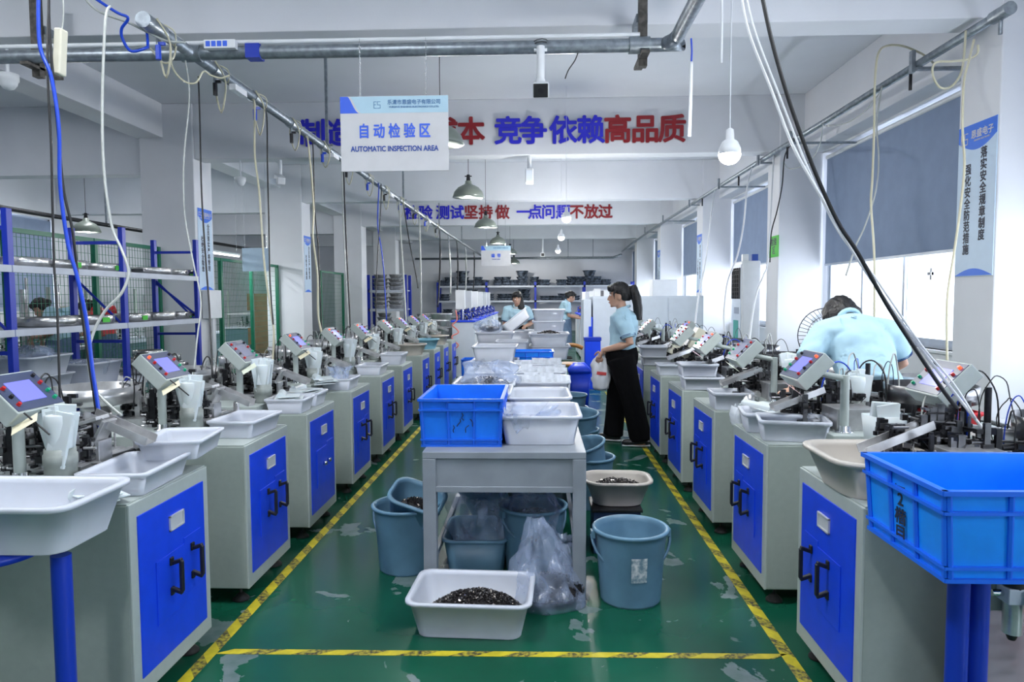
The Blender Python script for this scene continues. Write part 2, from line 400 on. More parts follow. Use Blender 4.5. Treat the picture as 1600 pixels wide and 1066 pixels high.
# floor tapes: hazard striped adhesive strips
def tape(label, p0, p1, wd=.05):
    p0, p1 = Vector(p0), Vector(p1); d = (p1 - p0); L = d.length; d.normalize(); q = Vector((-d.y, d.x, 0)) * (wd / 2)
    r = tag(empty('floor_tape', p0), label, 'tape', 'yellow and black floor tapes')
    o = -p0; y = MB(); bk = MB(); zt = .0015; t = 0.0; k = 0; rn = R_(int(L * 100))
    while t < L:
        e = min(t + .105, L); sh = .035
        A, B = o + p0 + d * t, o + p0 + d * e
        vs = [A - q - d * sh + _z * zt, B - q - d * sh + _z * zt, B + q + d * sh + _z * zt, A + q + d * sh + _z * zt]
        (y if k % 2 == 0 else bk).add(vs + [v_ - _z * .0012 for v_ in vs], [(0, 1, 2, 3), (7, 6, 5, 4), (0, 4, 5, 1), (2, 6, 7, 3), (1, 5, 6, 2), (3, 7, 4, 0)])
        t = e; k += 1
    y.build('yellow_stripes', YELLOW, r)['kind'] = 'stuff'; bk.build('black_stripes', TAPEB, r)['kind'] = 'stuff'
tape('hazard tape along the floor beside the machines on the shelving side', (-1.325, 1.6, 0), (-1.27, 11.5, 0))
tape('hazard tape along the floor beside the machines on the window side', (.975, 1.6, 0), (1.01, 10.5, 0))
tape('hazard tape crossing the aisle floor in front of the white parts tub', (-1.27, 2.71, 0), (.95, 2.73, 0), .04)

# ================================================================ machines
def mech(mb, rn, c, ext, n, cols=3):
    # small fixtures bolted onto upright spines and low slide rails
    z0 = c[2] - ext[2] * .5; ns = max(3, n // 13); sp = []
    for k in range(ns):
        x, y = c[0] + rn.uniform(-.5, .5) * ext[0], c[1] + rn.uniform(-.5, .5) * ext[1]
        q = 1 - .6 * (abs(x - c[0]) / ext[0] + abs(y - c[1]) / ext[1]); h = ext[2] * q * rn.uniform(.55, 1.0)
        sp.append((x, y, h)); w_ = rn.uniform(.006, .013)
        mb.box(x - w_, x + w_, y - w_ * .8, y + w_ * .8, z0, z0 + h, rn.randrange(cols))
    for i in range(n):
        x, y, h = sp[rn.randrange(ns)]
        p_ = Vector((x + rn.uniform(-.028, .028), y + rn.uniform(-.028, .028), z0 + rn.random() ** 1.1 * h))
        t = rn.random(); m_ = rn.randrange(cols)
        if t < .5: mb.cbox(p_, (rn.uniform(.008, .036), rn.uniform(.008, .034), rn.uniform(.005, .026)), (0, 0, rn.choice([0, 0, .3, -.5])), m_)
        elif t < .8:
            d = Vector(rn.choice([(1, 0, 0), (0, 1, 0), (0, 0, 1)])) * rn.uniform(.010, .032); mb.cyl(p_ - d, p_ + d, rn.uniform(.003, .010), n=8, mi=m_)
        elif t < .92: mb.cyl(p_, p_ + Vector((rn.uniform(-.03, .03), rn.uniform(-.03, .03), .03)), .0018, n=5, mi=m_)
        else:
            x2, y2, h2 = sp[rn.randrange(ns)]; zz = z0 + rn.random() * min(h, h2); mb.cyl((x, y, zz), (x2, y2, zz), .005, n=6, mi=m_)
def loop_pts(rn, c, r, n=9):
    ax = rn.uniform(0, 6.28); out = []
    for k in range(n):
        a = -.25 + 3.6 * k / (n - 1)
        out.append(Vector((c[0], c[1], 0)) + Vector((math.cos(a) * r * math.cos(ax), math.cos(a) * r * math.sin(ax) + rn.uniform(-.01, .01), .93 + math.sin(a) * (c[2] - .90))))
    return out
def make_machine(s, var, knob):
    """s=-1: outward is -X (shelving side), s=+1: outward is +X (window side). Origin on the floor at the near aisle corner."""
    rn = R_(100 + var * 7 + (50 if s > 0 else 0)); r = empty('inspection_machine'); r['category'] = 'machine'
    Wd, Dp, Z0, Z1 = .545, 1.05, .075, .745
    MB().box(0, s * Dp, 0, Wd, Z0, Z1 - .0).build('cabinet_body', CAB, r, .006)
    MB().box(-s * .006, s * .004, 0, Wd, Z0, Z1).build('front_frame', CABL, r, .003)
    fp = MB().box(-s * .010, -s * .004, .042, Wd - .042, .135, .695).build('front_panel', BLUE, r, .002)
    MB().box(-s * .0135, -s * .010, .14, .335, .27, .50).box(-s * .0125, -s * .010, .335, .465, .30, .52).build('access_door', BLUE, fp, .002)
    nb = MB()
    for q in ((.235, .335, .628, .634), (.235, .335, .578, .584), (.235, .241, .578, .634), (.329, .335, .578, .634)): nb.box(-s * .018, -s * .010, *q)
    nb.build('recessed_grip', SATIN, fp, .001); MB().box(-s * .012, -s * .010, .241, .329, .584, .628).build('grip_plate', SATIN, fp)
    if knob:
        for y in (.26, .35):
            MB().lathe([(.012, 0), (.010, .008), (.014, .014), (.011, .024)], n=12).build('latch_knob', CHROME, fp, loc=(-s * .010, y, .40)).rotation_euler = (0, -s * H_, 0)
    else:
        for y in (.235, .39):
            hb = MB(); x = -s * .012; e = -s * .042
            hb.cbox((x + e * .5, y, .468), (.046, .017, .014), (0, s * .35, 0)); hb.cbox((x + e * .5, y, .362), (.046, .017, .014), (0, -s * .35, 0)); hb.box(x + e * .8, x + e * 1.12, y - .008, y + .008, .358, .472)
            hb.box(x, x + e * .2, y - .011, y + .011, .455, .485).box(x, x + e * .2, y - .011, y + .011, .345, .375)
            hb.build('handle', BLACK, fp, .003)
    for x in (.06, Dp - .06):
        for y in (.06, Wd - .06):
            MB().cyl((s * x, y, .03), (s * x, y, Z0 + .002), .008, n=8).lathe([(.038, 0), (.038, .008), (.02, .026), (.012, .034)], (s * x, y, 0), 16).build('levelling_foot', RUBBER, r)
    MB().box(s * .27, s * (Dp + .08), -.05, Wd + .02, Z1, .80).build('top_step', CABL, r, .004)
    MB().box(s * .002, s * .27, .002, Wd - .002, Z1, Z1 + .004).build('top_plate', CABL, r)
    # console on its post
    pa, pb = (.43, .10) if s < 0 else (.18, .03)
    if s > 0 and var == 2: pa, pb = .50, .47
    qa = pa if pa > .3 else pa + .17
    MB().cyl((s * qa, pb, .80), (s * qa, pb, 1.06), .019, n=16).build('console_post', CABL, r)
    if qa != pa: MB().cyl((s * qa, pb, 1.045), (s * (pa + .03), pb, 1.075), .014, n=12).build('console_arm', CABL, r)
    MB().lathe([(.04, 0), (.04, .006), (.024, .008), (.024, .03)], (s * qa, pb, .80), 20).build('post_flange', CHROME, r)
    con = MB()
    nrm = Vector((-s * .707, 0, .707)); dn = Vector((-s * .707, 0, -.707)); cc = Vector((s * (pa + .0), pb + .01, 1.085)); Y = Vector((0, 1, 0))
    T = Matrix((( dn.x, Y.x, nrm.x, cc.x), (dn.y, Y.y, nrm.y, cc.y), (dn.z, Y.z, nrm.z, cc.z), (0, 0, 0, 1)))
    con.box(-.086, .086, -.115, .115, -.03, .035, 0, T)
    cs = con.build('console', CABL, r, .004)
    MB().box(-.078, .078, -.11, .11, .035, .0375, 0, T).build('console_face', BEZEL, cs)
    MB().box(-.042, .045, -.062, .055, .0375, .0395, 0, T).build('screen', SCREENO if var == 1 else SCREEN, cs)
    for k, (u, v_, m_) in enumerate(((-.055, -.088, REDON if var != 1 else RED), (-.02, -.088, RED), (.018, -.088, BLACK), (.053, -.088, RED), (-.055, .085, BLACK), (-.02, .085, RED), (.018, .085, GREENB), (.052, .085, GREENB))):
        c0 = T @ Vector((u, v_, .0375)); MB().cyl(c0, c0 + nrm * .011, .0072, .006, n=12).build('button', m_, cs)
    if var != 2:
        c0 = T @ Vector((.088, -.09, .01)); MB().cbox(c0 + Vector((-s * .03, -.02, -.015)), (.085, .06, .001), (.35, s * .55, .4)).build('paper_tag', (PAPERC, PAPER, PAPERC)[var % 3] if s < 0 else (PINKP if var == 0 else PAPER), cs)
    if var == 0 and s < 0:
        c0 = T @ Vector((.09, -.10, .04)); MB().cyl(c0, c0 + Vector((.09, -.01, -.07)), .003, .003, 8).build('marker_pen', BLACK, cs)
    # cup with a fan of poly sleeves
    ca, cb = (.30, .12) if s < 0 else (.52, .30)
    if not (s > 0 and var == 2):
        MB().lathe([(.048, 0), (.05, .02), (.05, .055), (.053, .057), (.053, .09), (.049, .092), (.049, .11), (.045, .11), (.044, .02)], (s * ca, cb, .80), 20).build('sleeve_cup', CUPM, r)
        rd = MB(); rn2 = R_(var + 3)
        for k in range(7):
            ang = rn2.uniform(-.22, .22); an2 = rn2.uniform(-.12, .12)
            rd.cbox((s * ca + ang * .10, cb + an2 * .12 + rn2.uniform(-.02, .02), .955 + rn2.uniform(-.02, .02)), (rn2.uniform(.06, .075), .012, .19), (an2, ang, rn2.uniform(-.7, .7)))
        rd.lathe([(.036, .02), (.04, .1), (.05, .2), (.046, .225), (.02, .23)], (s * ca, cb, .80), 12, sx=1.0, sy=.8)
        rd.build('poly_sleeves', PELLET, r, .002)
    # test mechanism
    dk = s > 0
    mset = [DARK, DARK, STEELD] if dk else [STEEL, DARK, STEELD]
    MB().box(s * .30, s * .78, .20, .50, .80, .835).box(s * .27, s * .30, .18, .52, .79, .83).build('base_plate', STEEL, r, .002)
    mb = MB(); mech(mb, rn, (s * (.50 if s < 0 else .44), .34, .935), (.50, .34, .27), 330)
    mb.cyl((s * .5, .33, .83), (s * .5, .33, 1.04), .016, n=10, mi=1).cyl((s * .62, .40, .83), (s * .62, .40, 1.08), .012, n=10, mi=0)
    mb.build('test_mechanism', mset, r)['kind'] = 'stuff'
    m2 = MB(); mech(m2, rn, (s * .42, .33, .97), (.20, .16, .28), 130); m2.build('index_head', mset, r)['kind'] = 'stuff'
    if dk:
        nb_ = MB().box(s * .33, s * .52, .06, .24, .80, .90).build('control_box', STEEL, r, .003)
        ch = MB(); a_ = Vector((s * .36, .30, .95)); b_ = Vector((s * .10, .24, .865))
    else:
        br = MB().box(s * .26, s * .275, .27, .35, .80, .90).cbox((s * .262, .31, .935), (.014, .08, .09), (0, .5, 0)).cbox((s * .30, .31, .975), (.07, .08, .014), (0, -.3, 0))
        br.build('bent_bracket', STEEL, r, .002)
        ch = MB(); a_ = Vector((s * .34, .34, .98)); b_ = Vector((s * .09, .31, .885))
    d_ = (b_ - a_); u_ = Vector((0, 1, 0)); n_ = d_.cross(u_).normalized(); n_ = n_ if n_.z > 0 else -n_
    for (o1, o2, h) in ((-.035, .035, .002), (-.037, -.033, .03), (.033, .037, .03)):
        vs = [a_ + u_ * o1, a_ + u_ * o2, b_ + u_ * o2, b_ + u_ * o1]
        ch.add(vs + [q + n_ * h for q in vs], [(0, 1, 2, 3), (4, 5, 6, 7), (0, 1, 5, 4), (1, 2, 6, 5), (2, 3, 7, 6), (3, 0, 4, 7)])
    ch.build('discharge_chute', STEEL, r)
    # vibratory bowl and feed track
    ba, bb = .86, .27
    vb = MB(); vb.lathe([(.10, 0), (.11, .03), (.07, .04), (.07, .10), (.15, .105), (.20, .11), (.205, .19), (.198, .19), (.194, .125), (.15, .14), (.12, .125), (.02, .14)], (s * ba, bb, .80), 28)
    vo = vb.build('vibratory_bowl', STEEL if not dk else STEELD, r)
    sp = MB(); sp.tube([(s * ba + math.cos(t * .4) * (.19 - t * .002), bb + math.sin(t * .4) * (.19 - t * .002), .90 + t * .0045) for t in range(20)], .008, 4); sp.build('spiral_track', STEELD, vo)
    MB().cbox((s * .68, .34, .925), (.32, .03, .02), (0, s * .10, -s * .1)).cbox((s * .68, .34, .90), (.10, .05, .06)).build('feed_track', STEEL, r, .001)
    wm = MB()
    for k in range(10):
        wm.tube(smooth_path(loop_pts(rn, (s * rn.uniform(.45, .72), rn.uniform(.22, .5), rn.uniform(.98, 1.12)), rn.uniform(.03, .09)), 3), rn.choice([.0022, .003, .004]), 5, rn.choice([0, 0, 1] if not dk else [0, 0, 0, 1, 2]))
    wm.build('wiring_loops', [BLACK, HOSEW, HOSEB], r)['kind'] = 'stuff'
    return r
LN = [2.22, 3.14, 4.01, 4.98, 5.94, 6.88, 8.05, 9.0, 9.9, 10.85]
RN = [2.24, 3.19, 4.15, 5.06, 5.96, 6.9, 7.85, 8.8]
XL, XR = -1.35, 1.035
mkL = [make_machine(-1, v, k) for v, k in ((0, False), (1, True), (2, False))]
mkR = [make_machine(1, v, k) for v, k in ((0, False), (1, False), (2, False))]
ORD = 'first second third fourth fifth sixth seventh eighth ninth tenth eleventh twelfth thirteenth fourteenth fifteenth sixteenth seventeenth eighteenth nineteenth twentieth'.split()
pickL = [0, 0, 1, 0, 2, 0, 2, 0, 2, 0]
pickR = [2, 0, 1, 0, 1, 2, 0, 1]
LX = {0: 'cropped by the photo edge', 1: 'with a marker pen across its console', 2: 'with unlit screen and chrome latch knobs'}
used = set()
def place_machine(src, key, x, y, s, label, group):
    o = dup(src) if key in used else src; used.add(key)
    put(o, (x, y, 0), 0, label, group); return o
for i, y in enumerate(LN):
    place_machine(mkL[pickL[i]], ('L', pickL[i]), XL, y, -1, '%s blue-door inspection machine from the viewer, shelving side%s' % (ORD[i], (', ' + LX[i]) if i in LX else ''), 'inspection machines in the row beside the shelving rack')
RX = {0: 'under the beige basin', 1: 'with the pink note on its console', 2: 'with steel box marked two', 3: 'with steel box marked three'}
for i, y in enumerate(RN):
    place_machine(mkR[pickR[i]], ('R', pickR[i]), XR, y, 1, '%s blue-door inspection machine from the viewer, window side%s' % (ORD[i], (', ' + RX[i]) if i in RX else ''), 'inspection machines in the row beside the windows')
for (i, ch) in ((2, '2'), (3, '3')):
    t = text_mesh('box_number', ch, .05, INK, None, .0005, .001); t.rotation_euler = (H_, 0, 0); t.parent = [o for o in COL.objects if o.name.startswith('inspection_machine') and o.parent is None and abs(o.location.x - XR) < .01 and abs(o.location.y - RN[i]) < .01][0]
    t.location = (.425, .058, .85)

# ================================================================ tubs, crates, buckets
def tub_mesh(W, D, Hh, taper=.84, r=.04, lip=.014, th=.004):
    t = MB(); rg = []
    for (k, z) in ((taper, 0), (taper + .0, .003), (.96, Hh - .02)): rg.append(rrect(W * k, D * (1 - (1 - k) * W / D * .9), r, z))
    rg.append(rrect(W * .965, D * .965, r, Hh - .02)); rg.append(rrect(W + lip, D + lip, r + lip / 2, Hh - .012)); rg.append(rrect(W + lip, D + lip, r + lip / 2, Hh))
    rg.append(rrect(W * .965 - .008, D * .965 - .008, r, Hh)); rg.append(rrect(W * .95 - .01, D * .95 - .01, r, Hh - .02))
    rg.append(rrect(W * taper - .008, D * (1 - (1 - taper) * W / D * .9) - .008, r, th))
    t.loft(rg, 0, True, True, True); return t
def tub_kind(W, D, Hh, m, name='plastic_tub', cat='tub', **k):
    def mk():
        o = tub_mesh(W, D, Hh, **k).build(name, m); o['category'] = cat; return o
    return Kind(mk)
tub_s = tub_kind(.25, .36, .085, TUBM, r=.02)          # small sorting tub on the cabinets (long side along Y)
tub_m = tub_kind(.40, .47, .145, TUBM)
tub_f = tub_kind(.52, .37, .16, TUBM, r=.05)
tub_g = tub_kind(.50, .36, .16, TUBG)
def crate(label, loc, rz, W, D, Hh, m, grp):
    r = empty('plastic_crate', loc, rz, label, 'crate', grp)
    b = MB(); t = .012; tw, td = W * .93, D * .93
    def rg(w_, d_, z): return [Vector((sx * w_ / 2, sy * d_ / 2, z)) for sx, sy in ((1, 1), (-1, 1), (-1, -1), (1, -1))]
    b.loft([rg(tw, td, 0), rg(W * .975, D * .975, Hh - .001), rg(W * .975 - 2 * t * .4, D * .975 - 2 * t * .4, Hh - .001), rg(tw - .012, td - .012, .006)], 0, True, True, False)
    b.build('crate_shell', m, r)
    rb = MB()
    for (sx, sy, ln, hw) in ((1, 0, D, W / 2), (-1, 0, D, W / 2), (0, 1, W, D / 2), (0, -1, W, D / 2)):
        for z, e, tk in ((Hh - .006, .006, 1.0), (Hh - .055, .004, .985), (.035, .004, .95), (.004, .005, .94)):
            c_ = Vector((sx * hw * tk, sy * hw * tk, z)); L = ln * tk
            rb.cbox(c_, (.016 if sx else L + .012, .016 if sy else L + .012, e * 2))
        nrb = 5 if ln > .5 else 4
        for k in range(nrb):
            f = -.5 + k / (nrb - 1)
            if abs(f) < .1: continue
            top = Vector((sx * hw * .985 + (f * ln * .96 if sy else 0), sy * hw * .985 + (f * ln * .96 if sx else 0), Hh - .01))
            bot = Vector((sx * hw * .94 + (f * ln * .91 if sy else 0), sy * hw * .94 + (f * ln * .91 if sx else 0), .004))
            rb.cyl(top, bot, .007, .007, 6, smooth=False)
    rb.build('rim_and_ribs', CRATER if m is CRATE else CRATER2, r)
    return r
g = 'blue stacking crates'
cr1 = crate('blue plastic crate with scribbled marks at the near end of the grey table', (-.375, 3.62, .70), 0, .40, .56, .235, CRATE, g)
for sgn in (-1,):
    MB().box(-.06, .06, -.283, -.276, .185, .215).build('grip_recess', CRATER, cr1)
    rn = R_(4); sm = MB()
    for k in range(5):
        x0, z0 = -.03 + k * .02, .07 + (k % 3) * .03
        sm.tube(smooth_path([(x0 + rn.uniform(-.01, .01), -.2685 - (z0 + j * .012) * .045, z0 + j * .012) for j in range(4)], 2), .0022, 4)
    sm.build('scribbled_marks', INK, cr1)
cr2 = crate('large bright blue crate with handwritten marks, on the window-side stand', (1.255, 1.875, .735), 0, .60, .41, .225, CRATE2, g)
wm_ = text_mesh('handwritten_marks', '四\n2\n楷\n目', .046, INK, cr2, .0006, .0006, sx=1.3); wm_.rotation_euler = (H_, -.06, -H_); wm_.location = (-.2890, .015, .115)
crate('small blue crate beyond the sleeve-filled tubs on the table', (-.06, 6.9, .70), 0, .40, .30, .20, CRATE2, g)
crate('far blue crate on the floor beside the pale assembly machines', (-.95, 10.6, .0), 0, .4, .4, .5, CRATE, g)
def pile(name_label, loc, W, D, h, seed, nn=420, size=.011, rot=(0, 0, 0), round_=True, light=.16):
    rn = R_(seed); mb = MB(); N = 14; vs = []; fs = []
    def hgt(u, v_): 
        q = max(0, 1 - (u * u + v_ * v_) * (.95 if round_ else .55)); return h * (.25 + .75 * q ** .8) + .006 * noise.noise(Vector((u * 4, v_ * 4, seed)))
    for i in range(N + 1):
        for j in range(N + 1):
            u, v_ = -1 + 2 * i / N, -1 + 2 * j / N
            if round_:
                l = max(abs(u), abs(v_)) / max(1e-6, math.hypot(u, v_)) if (u or v_) else 1; u2, v2 = u * l, v_ * l
            else: u2, v2 = u, v_
            vs.append(Vector((u2 * W / 2, v2 * D / 2, hgt(u2, v2))))
    for i in range(N):
        for j in range(N): a = i * (N + 1) + j; fs.append((a, a + 1, a + N + 2, a + N + 1))
    mb.add(vs, fs, 0, True)
    for i in range(nn):
        if round_: a = rn.uniform(0, 6.283); q = math.sqrt(rn.random()); u, v_ = q * math.cos(a), q * math.sin(a)
        else: u, v_ = rn.uniform(-1, 1), rn.uniform(-1, 1)
        s_ = size * rn.uniform(.7, 1.3)
        mb.cbox((u * W / 2, v_ * D / 2, hgt(u, v_) + .003), (s_, s_ * .5, s_ * .45), (rn.uniform(-.8, .8), rn.uniform(-.8, .8), rn.uniform(0, 3)), 1 if rn.random() < light else 0)
    o = mb.build('small_parts', [PARTM, PARTL]); o.location = loc; o.rotation_euler = rot
    return tag(o, name_label, 'parts', 'heaps of small stamped parts', 'stuff')
def bucket_kind(rt, rb, h, m, hm=BUCKD, name='plastic_bucket', handle=True, sx=1.0):
    def mk():
        r = empty(name); r['category'] = 'bucket'
        MB().lathe([(rb * .6, .004), (rb, 0), (rb * 1.01, .01), (rt * .97, h - .045), (rt * .985, h - .04), (rt * 1.0, h - .02), (rt * 1.06, h - .018), (rt * 1.08, h - .006), (rt * 1.04, h), (rt * .96, h - .004), (rt * .94, h - .03), (rb * .96, .012), (.01, .01)], n=36, sx=sx).build('bucket_body', m, r)
        if handle:
            MB().box(rt * sx * 1.02, rt * sx * 1.12, -.02, .02, h - .05, h - .015).box(-rt * sx * 1.12, -rt * sx * 1.02, -.02, .02, h - .05, h - .015).build('handle_ears', m, r)
            hp = [(math.cos(a) * rt * sx * 1.11, -math.sin(a) * rt * .55, h - .035 - math.sin(a) * rt * .95) for a in [math.pi * k / 14 for k in range(15)]]
            hb = MB().tube(hp, .007, 6).build('bail_handle', hm, r)
            hb.rotation_euler = (0, 0, 0)
        return r
    return Kind(mk)
bk = bucket_kind(.168, .140, .345, BUCK)
bk2 = bucket_kind(.160, .125, .27, BUCK, handle=False)
g = 'grey blue plastic buckets'
b1 = bk((.43, 3.27, 0), .1, 'grey blue bucket with torn white sticker, beside the table leg', g)
bk((-.70, 3.62, 0), -.3, 'grey blue bucket holding a tilted tub, beside the crate end of the table', g)
o = tub_kind(.27, .22, .15, BUCK, 'plastic_tub', 'tub', r=.06, lip=.02)((-.66, 3.60, .27), .0, 'tilted grey blue tub of black parts nested in the bucket near the crate', 'white plastic tubs'); o.rotation_euler = (.30, .30, -.1)
pile('black parts slid to the low corner of the tilted grey blue tub', (-.63, 3.59, .31), .20, .17, .05, 6, 300, .009, rot=(.30, .30, 0))
bk((-.03, 3.62, 0), .5, 'grey blue bucket under the table filled with a bag of parts', g)
o = bk2((-.30, 4.30, .12), 0, 'tilted empty bucket in the shade under the table', g); o.rotation_euler = (.2, -.35, 0)
bk((.34, 4.75, 0), .7, 'lower grey blue bucket beside the second white tub, with bail handle', g)
o = bk2((.345, 4.74, .17), 0, 'grey blue bucket nested on top, rim tipped, beside the second white tub', g); o.rotation_euler = (.1, -.25, 0)
bk((.32, 5.75, 0), .4, 'bucket under the parts bucket alongside the table, knee high', g)
o = bk2((.32, 5.72, .22), 0, 'grey blue bucket heaped with black parts alongside the table', g); o.rotation_euler = (.12, 0, 0)
bk((.31, 6.9, 0), .6, 'farther grey blue bucket alongside the table near the standing woman', g)
bk2((.31, 6.9, .20), 0, 'shallow bucket nested in the farther bucket near the standing woman', g)
st = MB(); P = .1655
for k in range(4):
    a0 = -H_ - .20 + k * .115; a1 = a0 + .115
    st.add([Vector((math.cos(a) * (.1590 + (z - .19) * .083), math.sin(a) * (.1590 + (z - .19) * .083), z)) for a, z in ((a0, .13), (a1, .13), (a1, .245), (a0, .245))] , [(0, 1, 2, 3)])
st.build('torn_sticker', mat('torn sticker', (.70, .72, .72), .7, nz=.9, nscale=38, col2=(.16, .26, .33)), b1)
# basins
def basin_kind(W, D, h, m):
    return tub_kind(W, D, h, m, 'plastic_basin', 'basin', taper=.74, r=.09, lip=.02)
bas = basin_kind(.37, .30, .14, BEIGE)
g = 'oval plastic basins'
o = bas((.445, 3.98, .255), 0, 'beige basin of dark parts on a low box beyond the stickered bucket', g)
pile('dark parts covering the bottom of the beige basin by the buckets', (.445, 3.98, .31), .30, .23, .07, 8, 420, .010, light=.4)
bx = empty('low_box', (.43, 3.95, 0), 0, 'dark blue low crate stand under the beige basin', 'box'); MB().box(-.13, .13, -.12, .12, 0, .235).build('box_body', mat('dusky blue', (.02, .05, .13), .6), bx, .004); MB().box(-.14, .14, -.13, .13, .235, .252).build('box_lid', BLACK, bx, .003)
# tubs on the floor and under the table
tf = tub_f((-.29, 2.99, 0.001), -.045, 'white tub of black parts on the floor in front of the table', 'white plastic tubs')
pile('heap of black parts in the white tub on the floor', (-.275, 3.0, .008), .42, .29, .125, 3, 1300, .010, round_=True)
tray = tub_kind(.34, .42, .18, BUCK, 'plastic_tub', 'tub', r=.06)((-.33, 3.72, 0), 0, 'grey blue rectangular tub holding a crumpled bag under the table', 'white plastic tubs')
# ================================================================ tables
def make_table():
    r = empty('long_table'); r['category'] = 'table'; W, L, Z = .765, 1.58, .70
    MB().box(-W / 2, W / 2, 0, L, Z - .032, Z).build('table_top', TABLE, r, .003)
    MB().box(-W / 2 + .03, W / 2 - .03, .012, .022, .53, Z - .03).box(-W / 2 + .02, W / 2 - .02, .004, .03, .508, .535).build('end_apron', TABLE, r, .002)
    MB().box(-W / 2 + .03, W / 2 - .03, L - .022, L - .012, .53, Z - .03).build('end_apron', TABLE, r, .002)
    for sx in (-1, 1):
        MB().box(sx * (W / 2 - .02), sx * (W / 2 - .03), .03, L - .03, .53, Z - .03).box(sx * (W / 2 - .008), sx * (W / 2 - .035), .03, L - .03, .508, .535).build('side_apron', TABLE, r, .002)
        for y in (.0, L - .065): MB().box(sx * (W / 2), sx * (W / 2 - .062), y, y + .062, 0, Z - .032).build('leg', TABLE, r, .004)
        MB().box(sx * (W / 2 - .02), sx * (W / 2 - .045), .06, L - .06, .14, .17).build('stretcher', TABLE, r)
    return r
tk = Kind(make_table)
for i in range(5):
    tk((-.163, 3.235 + i * 1.62, 0), 0, '%s worn grey steel table from the viewer%s' % (ORD[i], ' with crate and tubs on it' if i == 0 else ''), 'grey tables in the middle row')
# ================================================================ bags
def bag_mesh(prof, seed, fold=.25, n=36, sx=1, sy=1, lean=(0, 0), parts=0):
    mb = MB(); rings = []; z0 = prof[0][1]; zt = prof[-1][1]; P = []
    for (a, b) in zip(prof[:-1], prof[1:]):
        for k in range(4): P.append((lerp(a[0], b[0], k / 4), lerp(a[1], b[1], k / 4)))
    P.append(prof[-1])
    for r, z in P:
        f = (z - z0) / (zt - z0); ring = []
        for k in range(n):
            a = 2 * math.pi * k / n
            q = noise.noise(Vector((math.cos(a) * 2.2 + seed, math.sin(a) * 2.2, z * 5))) + .6 * noise.noise(Vector((math.cos(a) * 6, math.sin(a) * 6 + seed, z * 14)))
            rr = r * (1 + fold * (.35 + f) * q * 1.6)
            ring.append(Vector((math.cos(a) * rr * sx + lean[0] * f, math.sin(a) * rr * sy + lean[1] * f, z + .10 * f * r * q * 3)))
        rings.append(ring)
    mb.loft(rings, 0, True, False)
    return mb
def bag(label, loc, prof, seed, m=None, rz=0, parts=None, group='clear plastic bags', **k):
    r = empty('plastic_bag', loc, rz, label, 'bag', group)
    bag_mesh(prof, seed, **k).build('bag_film', m or BAG, r)
    if parts:
        W, D, h, nn = parts; rn = R_(seed); mb = MB()
        mb.ball((0, 0, h * .45 + .005), (W / 2, D / 2, h * .45), 16, 0)
        for i in range(nn):
            a = rn.uniform(0, 6.283); t = math.acos(rn.uniform(-.3, 1)); s_ = rn.uniform(.008, .016)
            mb.cbox((math.sin(t) * math.cos(a) * W / 2, math.sin(t) * math.sin(a) * D / 2, h * .45 + math.cos(t) * h * .45 + .005), (s_, s_ * .5, s_ * .4), (a, t, rn.uniform(0, 3)), 1 if rn.random() < .25 else 0)
        mb.build('bagged_parts', [PARTM, PARTL], r)['kind'] = 'stuff'
    return r
bag('tall clear bag of dark parts standing out of the bucket under the table', (-.03, 3.60, .10), [(.10, .0), (.13, .10), (.135, .22), (.09, .29), (.12, .36), (.15, .41)], 5, parts=(.27, .27, .24, 260), fold=.2)
bag('large crumpled clear bag of parts slumped on the floor beside the white tub', (.045, 3.24, .0), [(.17, .0), (.19, .05), (.16, .10), (.12, .18), (.07, .28), (.04, .36), (.03, .38)], 12, parts=(.33, .27, .11, 300), fold=.3, sx=1.1, lean=(-.06, .05))
bag('crumpled clear bag standing in the rectangular tub under the table', (-.30, 3.68, .02), [(.10, .0), (.13, .08), (.15, .18), (.17, .26), (.13, .36)], 23, parts=(.2, .2, .07, 120), fold=.45)
bag('small knotted clear bag of parts against the inner side of the table leg', (.13, 3.42, .0), [(.07, .0), (.085, .05), (.07, .12), (.04, .19), (.02, .21), (.045, .24)], 31, parts=(.14, .14, .10, 120), fold=.25)
bag('heap of shiny clear bags with dark parts in the tub behind the near crate', (-.36, 4.75, .74), [(.16, .0), (.19, .06), (.20, .12), (.17, .18), (.12, .23), (.06, .25)], 41, parts=(.34, .34, .15, 300), fold=.5)
bag('bag of dark connectors heaped in the stacked tubs near the seated-height worker', (-.62, 8.9, .98), [(.14, .0), (.17, .05), (.13, .12), (.05, .16)], 47, parts=(.25, .25, .09, 90), fold=.4)
fb = empty('sleeve_container', (1.36, 2.80, .80), .1, 'frosted container of poly sleeves under the first console, window side', 'container')
MB().loft([rrect(.11, .09, .015, 0), rrect(.14, .11, .015, .15), rrect(.13, .10, .015, .15), rrect(.10, .08, .015, .004)], 0).build('container_body', PELLET, fb)
MB().cbox((0, .01, .12), (.11, .02, .16), (.1, .08, 0)).cbox((.01, -.02, .12), (.10, .015, .15), (-.1, -.08, .2)).build('poly_sleeves', PELLET, fb, .003)
